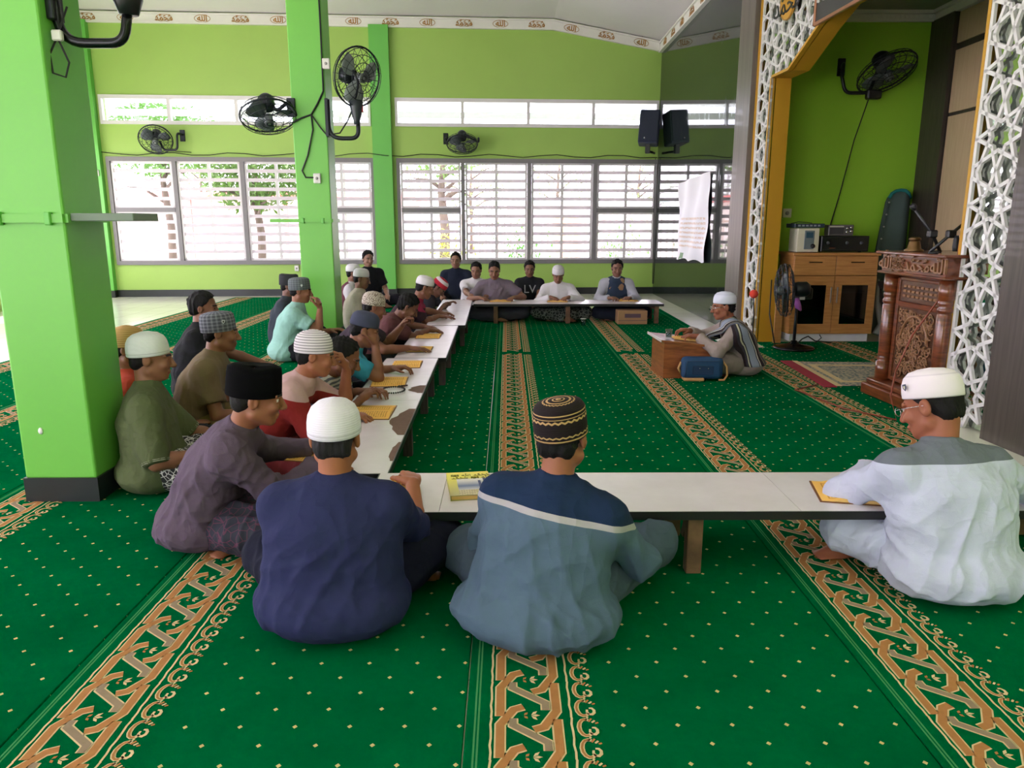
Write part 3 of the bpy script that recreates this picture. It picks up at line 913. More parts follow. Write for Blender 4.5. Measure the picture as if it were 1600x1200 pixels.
table('white-topped low table of the left run, nearest the camera, with torn laminate', (-.835, 5.05), 3.16, .46, rad(90.7), (-1.3, -.35, .75, 1.35), legm=DTW, seams=(-.05, .8), peel=((-.60, -.23, .62, .13, 1.0), (.30, -.23, .26, .12, 2.0), (-1.22, -.23, .34, .04, 3.0)))
table('white-topped low table of the left run, before the men in the middle of the row', (-.80, 7.72), 2.14, .46, rad(90.7), (-.85, 0, .85), legm=DTW)
table('white-topped low table closing the far end of the left run', (-.755, 10.33), 3.0, .46, rad(90.9), (-1.2, -.1, 1.2), legm=DTW)
table('white-topped low table at the far end, before the men facing the camera', (.93, 11.50), 2.85, .62, rad(0), (-1.1, -.01, 1.33), edge=ALU, seams=(.0,))

# ------------------------------------------------------------------ books, beads, glasses
def page_mat(name='yellow_text_page'):
    k = NT(name, .8, 0, .2); v = k.coord(); o = k.sep(v)
    row = k.math('LESS_THAN', k.math('FRACT', k.math('MULTIPLY', o[1], 68.0)), .5)
    w = k.math('GREATER_THAN', k.noise(v, 1.0, 2.0, .6, (210, 60, 1)), .47)
    inx = k.math('LESS_THAN', k.math('ABSOLUTE', k.math('SUBTRACT', k.math('ABSOLUTE', o[0]), .080)), .052); iny = k.math('LESS_THAN', k.math('ABSOLUTE', o[1]), .092)
    ink = k.math('MULTIPLY', k.math('MULTIPLY', row, w), k.math('MULTIPLY', inx, iny))
    fx = k.math('ABSOLUTE', k.math('SUBTRACT', k.math('ABSOLUTE', k.math('SUBTRACT', k.math('ABSOLUTE', o[0]), .080)), .059)); fy = k.math('ABSOLUTE', k.math('SUBTRACT', k.math('ABSOLUTE', o[1]), .099))
    fr = k.math('MAXIMUM', k.math('MULTIPLY', k.math('LESS_THAN', fx, .0035), k.math('LESS_THAN', k.math('ABSOLUTE', o[1]), .102)), k.math('MULTIPLY', k.math('LESS_THAN', fy, .0035), k.math('LESS_THAN', k.math('ABSOLUTE', k.math('SUBTRACT', k.math('ABSOLUTE', o[0]), .080)), .062)))
    c = k.mix(k.math('MULTIPLY', ink, .55), lin((236, 184, 96)), lin((110, 70, 30)))
    k.color(k.mix(k.math('MULTIPLY', fr, .6), c, lin((170, 110, 40))))
    MATS[name] = k.m; return k.m
PAGE = page_mat(); PEDGE = mat('yellow_page_edge', (232, 190, 116), .8, var=.08, scale=120, stretch=(1, 1, 30))
def open_book(loc, rz, lab, s=1.0, cover=(120, 70, 30)):
    t = thing('open_book', lab, 'book', loc, rz, 'open yellow-paged books on the low tables')
    m = MB(); m.box(-.160 * s, .160 * s, -.118 * s, .118 * s, 0, .004); m.build('cover', mat('book_cover_%d' % cover[0], cover, .5), t)
    for sg in (-1, 1):
        n = 8; V, F = [], []
        for i in range(n + 1):
            u = i / n; x = sg * (.002 + .150 * u) * s; z = .006 + .016 * math.sin(math.pi * min(1, u * 1.15 + .12)) * (1 - .35 * u)
            for y in (-.112 * s, .112 * s): V += [(x, y, .004), (x, y, z)]
        F = []; MI = []
        for i in range(n):
            a = i * 4; b = a + 4
            F += [(a + 1, b + 1, b + 3, a + 3), (a, b, b + 1, a + 1), (a + 2, a + 3, b + 3, b + 2), (a, a + 2, b + 2, b)]; MI += [0, 1, 1, 1]
        F += [(0, 1, 3, 2), (n * 4, n * 4 + 2, n * 4 + 3, n * 4 + 1)]; MI += [1, 1]
        if sg < 0: F = [f[::-1] for f in F]
        mesh_np('page_block', V, F, [PAGE, PEDGE], t, False, MI)
    return t
BZ = .3005
for loc, rz, lab, s in (((-.56, 3.20), 12, 'open yellow book under the hand of the man in the navy shirt', .95),
        ((-1.00, 3.80), 78, 'open yellow book before the man in the purple shirt', 1.0),
        ((-.865, 4.66), 90, 'open yellow book under the forearm of the man in the red shirt', 1.12),
        ((-.90, 5.60), 93, 'open yellow book beside the black bead ring', 1.12),
        ((-.86, 6.32), 92, 'open yellow book before the man in the teal shirt', 1.05),
        ((-.84, 7.10), 90, 'open yellow book under the outstretched hand, fourth along the left run', 1.0),
        ((-.84, 7.95), 90, 'open yellow book before the man in the maroon shirt', 1.1),
        ((-.10, 11.55), 180, 'open yellow book before the man in the grey-brown polo shirt', 1.05),
        ((.78, 11.52), 176, 'open yellow book before the man in the white robe', 1.0),
        ((1.88, 11.62), 180, 'open yellow book before the man in the waistcoat', 1.0),
        ((1.58, 3.17), -12, 'thick open yellow book under the arm of the man in the pale blue robe', 1.15)):
    open_book((loc[0], loc[1], BZ), rad(rz), lab, s)
# yellow printed book
bk = thing('closed_book', 'closed yellow and blue book with Arabic title on the front table', 'book', (-.172, 3.265, BZ), rad(8))
def cover_mat():
    k = NT('printed_book_cover', .35, 0, .5); v = k.coord(); o = k.sep(v)
    t_ = k.math('ADD', k.math('MULTIPLY', o[1], 3.2), k.math('MULTIPLY', o[0], -1.4))
    c = k.mix(k.math('MULTIPLY_ADD', t_, 1.0, .62, clamp=True), lin((150, 140, 110)), lin((236, 222, 60)))
    inx = k.math('MULTIPLY', k.math('GREATER_THAN', o[0], -.058), k.math('GREATER_THAN', o[1], -.150)); ins = k.math('MULTIPLY', inx, k.math('LESS_THAN', o[1], .060))
    sky = k.mix(k.math('MULTIPLY_ADD', k.math('ABSOLUTE', k.math('SUBTRACT', o[1], -.035)), -14.0, 1.0, clamp=True), lin((222, 214, 210)), lin((70, 92, 140)))
    nd = k.n('TexBrick'); k.l(v, nd.inputs['Vector']); nd.inputs['Scale'].default_value = 22; nd.inputs['Color1'].default_value = lin((222, 206, 150)); nd.inputs['Color2'].default_value = lin((190, 170, 120)); nd.inputs['Mortar'].default_value = lin((70, 60, 60))
    pic = k.mix(k.math('LESS_THAN', o[1], -.085), sky, nd.outputs[0])
    k.color(k.mix(ins, c, pic)); return k.m
m = MB(); m.box(-.10, .10, -.155, .155, 0, .003); m.box(-.10, .10, -.155, .155, .021, .024); m.box(-.10, -.097, -.155, .155, .003, .021); m.build('cover', cover_mat(), bk)
m = MB(); m.box(-.095, .094, -.150, .150, .003, .021); m.build('page_block', PEDGE, bk)
for i, (tx, yy) in enumerate((('\ufdfa \ufdf2 \ufdf4', .108), ('\ufdf4 \ufdfa \ufdf2', .072))):
    text_mesh('title_lettering', tx, .036, .0004, mat('title_ink', (96, 84, 40), .6), bk, Matrix.Translation((.012, yy, .0246)))
m = MB()
for x, h_ in ((.045, .09), (.07, .12), (.085, .06)): m.box(x - .006, x + .006, -.06, -.06 + h_, .0242, .0246)
m.build('picture_print', mat('print_blue', (44, 56, 104), .5), bk)
# bead ring
bd = thing('bead_ring', 'black prayer bead ring lying on the left run of tables', 'prayer beads', (-.83, 5.29, .3015))
m = MB()
for i in range(33):
    a = 2 * math.pi * i / 33; m.ball((.085 * math.cos(a), .105 * math.sin(a), .0075), .0080, sub=1)
o = m.build('bead_loop', mat('black_beads', (18, 16, 18), .25), bd)
m = MB(); m.tube([(.03, .103, .008), (.045, .14, .007), (.085, .165, .006)], .006, 6); m.ball((.03, .108, .009), .011, sub=1); m.build('tassel', mat('black_beads', (18, 16, 18)), bd)
# carton and cup at the far table
bx = thing('carton', 'brown cardboard carton with printed side under the far table', 'box', (1.88, 11.24, 0), rad(1))
m = MB(); m.box(-.22, .22, -.13, .13, .002, .205, bevel=.003); m.build('box_body', mat('cardboard', (168, 128, 92), .85, var=.08), bx)
m = MB(); m.box(-.215, .215, -.132, -.130, .055, .062); m.box(-.12, .12, -.1325, -.130, .10, .16); m.build('printed_band', mat('carton_print', (96, 74, 84), .8), bx)
cu = thing('plastic_cup', 'clear plastic water cup standing on the carpet by the far table', 'cup', (1.13, 11.0, .0))
m = MB(); m.lathe([(0, .002), (.032, .002), (.042, .10), (.039, .10), (.030, .006), (0, .006)], 18); m.build('cup_wall', glass_mat('clear_plastic', (226, 236, 240)), cu)
m = MB(); m.lathe([(.043, .098), (.046, .100), (.043, .104)], 18); m.build('rim', mat('cup_rim', (220, 226, 230), .3), cu)

# ------------------------------------------------------------------ teacher's desk, bag, cup, microphone
DESKW = wood_mat('varnished_brown_wood', (158, 92, 52), (118, 62, 34), .3, 3, (2, 2, 14), .04, .4)
dk = thing('small_desk', 'small varnished floor desk with sloping top before the teacher', 'desk', (1.76, 7.40, 0), rad(3))
m = MB(); mx = Matrix.Identity(4)
m.box(-.245, -.215, -.24, .24, .003, .365); m.build('front_panel', DESKW, dk)
for y in (-.24, .215):
    m = MB(); m.prism([(-.215, .003), (.27, .003), (.27, .30), (-.215, .362)], y, y + .025); m.build('side_panel', DESKW, dk)
m = MB(); m.prism([(-.285, .368), (.34, .295), (.34, .315), (-.285, .388)], -.275, .275); m.build('desk_top', DESKW, dk)
m = MB(); m.prism([(-.290, .368), (-.283, .368), (-.283, .394), (-.290, .394)], -.277, .277); m.build('edge_strip', mat('pale_edge', (206, 196, 190), .4), dk)
m = MB(); m.box(-.21, .25, -.21, .21, .12, .135); m.build('shelf', DESKW, dk)
gl = thing('drinking_glass', 'clear drinking glass on the small desk', 'glass', (1.60, 7.30, .383))
m = MB(); m.lathe([(0, .002), (.030, .002), (.036, .085), (.033, .085), (.027, .010), (0, .010)], 20); m.build('glass_wall', glass_mat('clear_plastic', (226, 236, 240)), gl)
m = MB(); m.lathe([(0, .011), (.027, .011), (.030, .05), (0, .05)], 18); m.build('water', glass_mat('water', (214, 228, 232)), gl)
ob = open_book((1.80, 7.38, .352), rad(90), 'open yellow book under the hands of the teacher', 1.0)
ob.rotation_euler = (0, rad(6.6), rad(3))
bg = thing('shoulder_bag', 'navy blue shoulder bag with tan trim on the carpet before the small desk', 'bag', (1.88, 7.06, 0), rad(-3))
m = MB(); m.box(-.20, .20, -.065, .065, .02, .235, bevel=.05, seg=4); m.build('bag_body', mat('navy_canvas', (18, 62, 100), .7, var=.1, bump=.3, bscale=120), bg)
m = MB(); m.tube([(-.17, -.068, .05), (-.15, -.069, .20), (.15, -.069, .20), (.17, -.068, .05)], .004, 6); m.box(-.10, .10, -.072, -.066, .07, .155, bevel=.008); m.build('front_pocket', mat('dark_navy_canvas', (14, 48, 84), .7), bg)
TANL = mat('tan_leather', (196, 150, 92), .5)
m = MB(); m.box(-.18, .02, -.068, .06, .003, .035, bevel=.012, seg=2); m.build('base_trim', TANL, bg)
m = MB(); m.tube([(-.19, 0, .06), (-.225, -.01, .12), (-.20, 0, .18)], .012, 8); m.build('side_trim', TANL, bg)
m = MB(); m.tube([(.19, 0, .20), (.235, -.02, .14), (.24, -.03, .06), (.21, -.04, .015), (.16, -.03, .012)], .010, 8); m.build('strap', TANL, bg)
m = MB()
for x in (-.03, .05): m.ball((x, -.073, .13), .008, sub=1)
m.build('stud', mat('chrome', (200, 200, 205), .15, 1.0), bg)
mc = thing('microphone', 'red foam microphone on a thin stand behind the teacher', 'microphone', (2.78, 8.35, 0))
m = MB(); m.lathe([(0, 0), (.11, 0), (.11, .012), (.02, .03), (.012, .05)], 24); m.build('base', BLACKP, mc)
m = MB(); m.tube([(0, 0, .03), (0, 0, .5), (-.01, 0, .60), (-.02, -.01, .67)], .008, 8); m.build('stand', BLACKP, mc)
m = MB(); m.ball((-.022, -.012, .715), .048, sub=3); m.build('foam_windscreen', mat('red_foam', (214, 66, 48), .95, bump=.4, bscale=200), mc)
# slippers of cloth: crumpled white cloth band by the dark wall
# ------------------------------------------------------------------ cabinet and what stands on it
CABW = wood_mat('light_oak_veneer', (196, 142, 84), (170, 116, 64), .4, 2.5, (1.5, 1.5, 16), .03, .2)
cb = thing('cabinet', 'light oak cabinet with two drawers and two glazed doors in the niche', 'cabinet', (4.13, 9.68, 0))
w, d0, d1 = .53, -.25, .25
m = MB(); m.box(-.50, .50, d0 + .04, d1, .002, .10); m.build('plinth', mat('white_plinth', (226, 228, 232), .5), cb)
m = MB(); m.box(-w, w, d1 - .015, d1, .10, 1.09); m.box(-w, -w + .02, d0 + .02, d1 - .015, .10, 1.09); m.box(w - .02, w, d0 + .02, d1 - .015, .10, 1.09); m.box(-w + .02, w - .02, d0 + .02, d1 - .015, .10, .12)
m.build('carcass', CABW, cb)
m = MB(); m.box(-w - .02, w + .02, d0 - .015, d1 + .01, 1.09, 1.125, bevel=.003); m.build('worktop', CABW, cb)
m = MB(); m.box(-w + .02, w - .02, d0 + .05, d1 - .015, .62, .635); m.build('shelf', mat('pale_shelf', (222, 220, 216), .5), cb)
for sg in (-1, 1):
    x0, x1 = (-w + .003, -.003) if sg < 0 else (.003, w - .003)
    m = MB(); m.box(x0, x1, d0, d0 + .02, .845, 1.085, bevel=.003); dr = m.build('drawer', CABW, cb)
    m = MB(); c = (x0 + x1) / 2; m.box(c - .085, c + .085, d0 - .022, d0 - .012, 1.0, 1.016, bevel=.003); m.box(c - .07, c - .06, d0 - .014, d0, 1.003, 1.013); m.box(c + .06, c + .07, d0 - .014, d0, 1.003, 1.013); m.build('handle', mat('bronze_handle', (96, 74, 50), .3, .8), dr)
    m = MB(); f = .095
    m.box(x0, x0 + f, d0, d0 + .02, .105, .838); m.box(x1 - f, x1, d0, d0 + .02, .105, .838); m.box(x0 + f, x1 - f, d0, d0 + .02, .105, .105 + f + .03); m.box(x0 + f, x1 - f, d0, d0 + .02, .838 - f - .02, .838)
    do = m.build('door', CABW, cb)
    m = MB(); m.box(x0 + f - .005, x1 - f + .005, d0 + .008, d0 + .012, .22, .73); m.build('glass_pane', glass_mat('smoked_glass', (120, 122, 124)), do)
    xh = -.04 if sg < 0 else .04
    m = MB(); m.box(xh - .009, xh + .009, d0 - .024, d0 - .014, .50, .70, bevel=.003); m.box(xh - .006, xh + .006, d0 - .014, d0, .52, .53); m.box(xh - .006, xh + .006, d0 - .014, d0, .67, .68); m.build('handle', mat('steel_handle', (170, 160, 150), .3, .8), do)
for (x, dx, z, h_, c, lab, nm) in ((-.27, .16, .125, .16, (214, 214, 212), 'white boxes stored behind the left glass door', 'storage_box'), (.20, .10, .19, .10, (210, 204, 196), 'pale paper stack behind the right glass door', 'paper_stack'), (.25, .26, .125, .07, (220, 92, 50), 'orange box on the cabinet floor behind the right glass door', 'storage_box'), (-.25, .2, .637, .10, (60, 60, 64), 'dark device on the shelf behind the left glass door', 'device'), (-.30, .12, .30, .08, (40, 42, 46), 'black device behind the left glass door on white boxes', 'device')):
    t = thing(nm, lab, 'box', (4.13 + x, 9.64, z if z != .19 else .197)); m = MB(); m.box(-dx / 2, dx / 2, -.08, .08, 0.0, h_, bevel=.004); m.build('box_body', mat('store_%d_%d' % (c[0], c[1]), c, .6), t)
    m = MB(); m.box(-dx / 2 + .01, dx / 2 - .01, -.082, -.079, h_ * .3, h_ * .7); m.build('label_strip', mat('label_pale', (190, 190, 190), .6), t)
TOPZ = 1.126
st = thing('stabilizer_box', 'cream voltage stabilizer box with grey front on the cabinet', 'device', (3.78, 9.62, TOPZ))
m = MB(); m.box(-.14, .14, -.12, .16, .006, .30, bevel=.012, seg=2); m.build('casing', mat('cream_metal', (214, 210, 188), .45), st)
m = MB(); m.box(-.05, .075, -.126, -.118, .04, .27, bevel=.004); m.build('front_plate', mat('slate_panel', (110, 122, 128), .4), st)
m = MB(); m.box(-.03, .055, -.131, -.124, .18, .25); m.build('meter', mat('meter_window', (60, 90, 110), .2), st)
m = MB(); m.lathe([(0, 0), (.028, 0), (.024, .022), (0, .022)], 18, mx=Matrix.Translation((.06, -.126, .08)) @ Matrix.Rotation(math.pi / 2, 4, 'X')); m.build('dial', BLACKP, st)
for x in (-.1, .1):
    m = MB(); m.box(x - .02, x + .02, -.1, .14, 0, .008); m.build('foot', BLACKP, st)
dv = thing('receiver_box', 'flat dark receiver lying on the cream stabilizer box', 'device', (3.78, 9.62, TOPZ + .301), rad(2))
m = MB(); m.box(-.19, .19, -.13, .15, .004, .055, bevel=.005); m.build('casing', mat('dark_slate_device', (44, 58, 70), .4), dv)
m = MB()
for i in range(6): m.box(-.15 + i * .05, -.12 + i * .05, -.134, -.129, .02, .04)
m.build('button', mat('pale_button', (150, 160, 168), .4), dv)
m = MB(); m.tube([(-.15, .1, .055), (-.10, .0, .075), (.0, -.03, .07), (.1, .05, .06)], .005, 6); m.build('cable', CABLE, dv)
am = thing('amplifier', 'wide black amplifier on the right of the cabinet top', 'device', (4.245, 9.62, TOPZ))
m = MB(); m.box(-.30, .30, -.13, .17, .012, .205, bevel=.006); m.build('casing', mat('black_device', (16, 20, 22), .35), am)
m = MB(); m.box(-.285, .285, -.134, -.128, .03, .19); fp = m.build('front_plate', mat('black_front', (22, 28, 30), .25), am)
for x in (-.22, .02, .2):
    m = MB(); m.lathe([(0, 0), (.02, 0), (.018, .018), (0, .018)], 16, mx=Matrix.Translation((x, -.134, .12)) @ Matrix.Rotation(math.pi / 2, 4, 'X')); m.build('knob', mat('grey_knob', (70, 74, 78), .3), am)
m = MB(); m.box(-.2, -.12, -.1345, -.131, .05, .058); m.build('indicator', mat('brick_red_mark', (120, 40, 34), .5), am)
for x in (-.25, .25):
    m = MB(); m.lathe([(0, 0), (.02, 0), (.02, .013), (0, .013)], 12, c=(x, 0, 0)); m.build('foot', BLACKP, am)
rd = thing('radio', 'grey radio with silver knobs standing on the black amplifier', 'radio', (4.20, 9.60, TOPZ + .206), rad(-2))
m = MB(); m.box(-.155, .155, -.07, .08, .002, .135, bevel=.008); m.build('casing', mat('grey_radio_case', (96, 94, 92), .4), rd)
m = MB(); m.box(-.145, .03, -.074, -.069, .02, .10); m.build('speaker_grille', mat('dark_grille', (58, 58, 60), .6, bump=.6, bscale=200), rd)
m = MB(); m.box(-.145, .03, -.074, -.069, .105, .122); m.build('tuning_strip', mat('pale_strip', (190, 186, 178), .3), rd)
for x, z in ((.07, .09), (.12, .10), (.07, .045), (.12, .055)):
    m = MB(); m.lathe([(0, 0), (.017, 0), (.014, .014), (0, .014)], 16, mx=Matrix.Translation((x, -.071, z)) @ Matrix.Rotation(math.pi / 2, 4, 'X')); m.build('knob', mat('chrome', (200, 200, 205), .15, 1.0), rd)
sk = thing('wall_socket', 'double white power socket on the niche wall above the cabinet', 'socket', (3.68, 10.4, 1.62))
for x in (0, .135):
    m = MB(); m.box(x - .06, x + .06, -.02, 0, -.06, .06, bevel=.006); p_ = m.build('plate', mat('socket_white', (226, 224, 218), .4), sk)
    m = MB(); m.lathe([(0, 0), (.028, 0), (.028, .004), (0, .004)], 18, mx=Matrix.Translation((x, -.02, 0)) @ Matrix.Rotation(math.pi / 2, 4, 'X')); m.build('outlet', mat('socket_grey', (150, 148, 146), .4), p_)
# cloth bag and tripod clutter beside the cabinet
tp = thing('folded_tripod', 'folded black tripod and grey cloth leaning beside the cabinet', 'tripod', (4.86, 9.55, 0), rad(10))
for k_, (a, b) in enumerate((((0, 0, .02), (-.03, .10, .72)), ((.10, .02, .02), (-.02, .11, .70)), ((-.06, -.05, .02), (-.03, .09, .66)))):
    m = MB(); m.tube([a, b], .014, 8); m.build('leg', BLACKP, tp)
m = MB(); m.box(-.07, .02, .07, .14, .66, .76, bevel=.01); m.build('head', BLACKP, tp)
m = MB(); m.tube([(-.05, .12, .78), (-.09, .05, .5), (-.03, -.02, .22), (-.10, -.03, .08)], [.02, .035, .05, .06], 9); m.build('cloth_cover', mat('grey_cloth', (130, 132, 128), .9), tp)

# rolled mat leaning in the corner
rm = thing('rolled_mat', 'grey-green mat leaning upright in the niche corner', 'mat', (5.10, 10.05, 0), rad(-6))
V, F = [], []
for i in range(13):
    t_ = i / 12; z = 1.92 * t_
    wv = .21 * (1 - .34 * t_ ** 2)
    for k_ in range(7):
        x = (k_ / 6 - .5) * 2 * wv + .16 * t_; V.append((x, .10 + .16 * t_ + .05 * math.sin(k_ * 1.1), z - (.10 * ((k_ / 6 - .5) * 2) ** 2 if i == 12 else 0)))
F = [(i * 7 + k_, i * 7 + k_ + 1, (i + 1) * 7 + k_ + 1, (i + 1) * 7 + k_) for i in range(12) for k_ in range(6)]
o = mesh_np('mat_sheet', V, F, mat('grey_green_mat', (78, 96, 92), .9, var=.12, bump=.3, bscale=60), rm)
o.modifiers.new('thickness', 'SOLIDIFY').thickness = .03
m = MB(); m.tube([V[12 * 7 + k_] for k_ in range(7)] , .022, 8); m.build('binding', mat('teal_binding', (30, 128, 132), .8), rm)
m = MB()
for i in range(1, 12): m.ball((V[i * 7][0] + .02, V[i * 7][1] - .015, V[i * 7][2]), .014, sub=1)
m.build('stitching', mat('pale_stitch', (176, 176, 170), .8), rm)

# ------------------------------------------------------------------ carved pulpit
MW = wood_mat('dark_red_teak', (128, 66, 34), (82, 38, 20), .28, 3, (2, 2, 12), .05, .5)
MWD = wood_mat('carved_dark_teak', (104, 64, 38), (62, 34, 20), .35, 6, (2, 2, 6), .1, .3)
mb = thing('pulpit', 'carved dark wood pulpit with twin posts and floral panel by the near lattice', 'pulpit', (3.345, 6.10, 0), AA)
# local: x toward the camera, y into the niche, z up
m = MB(); m.box(-.46, .50, -.13, .62, .002, .10, bevel=.012, seg=2); m.box(-.43, .47, -.10, .60, .10, .145, bevel=.012, seg=2); m.build('plinth', MW, mb)
m = MB(); m.box(-.34, .38, .05, .58, .145, 1.07); m.build('body', MW, mb)
prof = [(.062, .145), (.062, .30), (.050, .305), (.058, .325), (.050, .345), (.052, .36), (.056, .55), (.054, .80), (.048, .81), (.058, .825), (.058, .845), (.048, .86), (.056, .88), (.056, .90), (.05, .91), (.062, .92), (.062, 1.07)]
for x in (-.355, .40):
    m = MB(); m.lathe(prof, 20, (x, .0, 0)); m.build('post', MW, mb)
m = MB(); m.box(-.44, .49, -.10, .60, 1.07, 1.095, bevel=.008); m.box(-.41, .46, -.07, .58, 1.095, 1.235); m.box(-.45, .50, -.12, .62, 1.235, 1.26, bevel=.008); m.build('head_box', MW, mb)
m = MB(); 
for bx in ((-.37, .42, 1.108, 1.118), (-.37, .42, 1.212, 1.222), (-.37, -.36, 1.108, 1.222), (.41, .42, 1.108, 1.222)): m.box(bx[0], bx[1], -.085, -.068, bx[2], bx[3])
m.build('title_frame', MWD, mb)
text_mesh('carved_title', '\ufdf2\ufdfa\ufdf4\ufdf2', .155, .010, mat('carved_highlight_teak', (146, 104, 72), .3), mb, Matrix.Translation((.02, -.078, 1.16)) @ Matrix.Rotation(math.pi / 2, 4, 'X'))
def carved(name, x0, x1, z0, z1, y, n, seed):
    r = random.Random(seed); m = MB()
    for i in range(n):
        cx, cz = r.uniform(x0 + .03, x1 - .03), r.uniform(z0 + .03, z1 - .03); R0 = r.uniform(.022, .042); a0 = r.uniform(0, 6.28); sg = r.choice((-1, 1))
        pts = [(cx + R0 * (1 - t * .8) * math.cos(a0 + sg * t * 7.5), y - .006 - .010 * t, cz + R0 * (1 - t * .8) * math.sin(a0 + sg * t * 7.5)) for t in np.linspace(0, 1, 11)]
        pts = [(min(max(p[0], x0), x1), p[1], min(max(p[2], z0), z1)) for p in pts]
        m.tube(pts, [.007 * (1 - .4 * t) for t in np.linspace(0, 1, 11)], 5)
        for k_ in range(2):
            a = r.uniform(0, 6.28); m.ball((min(max(cx + R0 * math.cos(a), x0), x1), y - .004, min(max(cz + R0 * math.sin(a), z0), z1)), .014, 1.3, .55, .7, 1)
    return m
m = MB(); m.box(-.27, .31, .025, .05, .17, .80); m.box(-.27, .31, .025, .05, .85, 1.02); pn = m.build('front_panel', MWD, mb)
m = MB()
for bx in ((-.29, -.25, .16, 1.04), (.29, .33, .16, 1.04), (-.25, .29, .155, .19), (-.25, .29, .80, .845), (-.25, .29, 1.02, 1.05)): m.box(bx[0], bx[1], .01, .05, bx[2], bx[3], bevel=.006)
m.build('panel_frame', MW, mb)
CARV = mat('carved_highlight_teak', (146, 104, 72), .3)
o = carved('carving', -.23, .27, .20, .79, .025, 120, 4).build('floral_carving', CARV, pn); o['kind'] = 'stuff'
m = MB(); m.tube([(.02 + .19 * math.cos(t), .012, .50 + .24 * math.sin(t)) for t in np.linspace(rad(10), rad(170), 15)], .012, 7); m.build('carved_arch', CARV, pn)
m = MB()
for i in range(8):
    for j in range(3):
        x = -.20 + i * .06; m.box(x, x + .04, .012, .03, .885 + j * .04, .905 + j * .04, bevel=.003)
o = m.build('carved_lettering', CARV, pn); o['kind'] = 'stuff'
m = MB(); m.box(.38, .395, .10, .54, .18, 1.02); m.build('side_panel', MWD, mb)
sm = carved('c', .10, .54, .22, .98, 0, 60, 9)
for v in sm.bm.verts: v.co = Vector((.395 - v.co.y, v.co.x, v.co.z))
o = sm.build('floral_carving', CARV, mb); o['kind'] = 'stuff'
# little bell-shaped pot and microphone arms on the pulpit
bp = thing('brass_bell', 'small brass bell standing at the far end of the pulpit top', 'bell', (3.42, 6.34, 1.261))
m = MB(); m.lathe([(0, 0), (.075, 0), (.075, .012), (.055, .022), (.042, .075), (.036, .085), (0, .085)], 22); m.build('bell_body', mat('aged_brass', (150, 116, 78), .35, .7), bp)
m = MB(); m.lathe([(.036, .085), (.046, .092), (.046, .108), (.03, .116), (0, .118)], 22); m.build('collar', mat('dark_brass', (110, 82, 54), .4, .7), bp)
def mic_arm(loc, rz, lab, pts, tip):
    t = thing('boom_microphone', lab, 'microphone', loc, rz)
    m = MB(); m.tube(pts, .013, 8); m.build('boom', BLACKP, t)
    for p in pts[1:-1]:
        m = MB(); m.box(p[0] - .035, p[0] + .035, p[1] - .025, p[1] + .025, p[2] - .03, p[2] + .03, bevel=.01); m.build('clamp', BLACKP, t)
    m = MB(); m.tube(tip, [.012, .022, .024, .018], 10); m.build('microphone_head', mat('mic_mesh', (52, 52, 56), .4, .4, bump=.5, bscale=300), t)
    m = MB(); m.lathe([(0, 0), (.035, 0), (.035, .012), (.014, .022), (0, .022)], 16); m.build('clamp_base', BLACKP, t)
    return t
mic_arm((3.34, 5.86, 1.261), 0, 'black articulated microphone arm slanting up to the left from the pulpit top', [(.03, 0, .01), (-.05, .0, .15), (-.19, .02, .33)], [(-.19, .02, .33), (-.20, .02, .345), (-.215, .02, .36), (-.225, .02, .37)])
mic_arm((3.28, 5.80, 1.261), 0, 'black articulated microphone arm slanting up to the right with a hanging microphone', [(-.03, 0, .01), (.12, .0, .15), (.29, .0, .30)], [(.15, -.03, .14), (.15, -.03, .11), (.15, -.03, .05), (.15, -.03, .02)])
rc = MB(); rc.tube([(3.42, 5.70, 1.44), (3.40, 5.68, 1.2), (3.33, 5.75, .9), (3.25, 5.9, .62), (3.20, 6.0, .30), (3.02, 5.7, .16), (2.98, 5.5, .02), (2.75, 5.9, .012), (2.62, 6.6, .012), (2.9, 6.8, .012)], .007, 6)
props(rc.build('power_cord', mat('brick_red_cord', (134, 62, 40), .5)), 'thin brick-red cord hanging down the pulpit onto the carpet', 'cord')

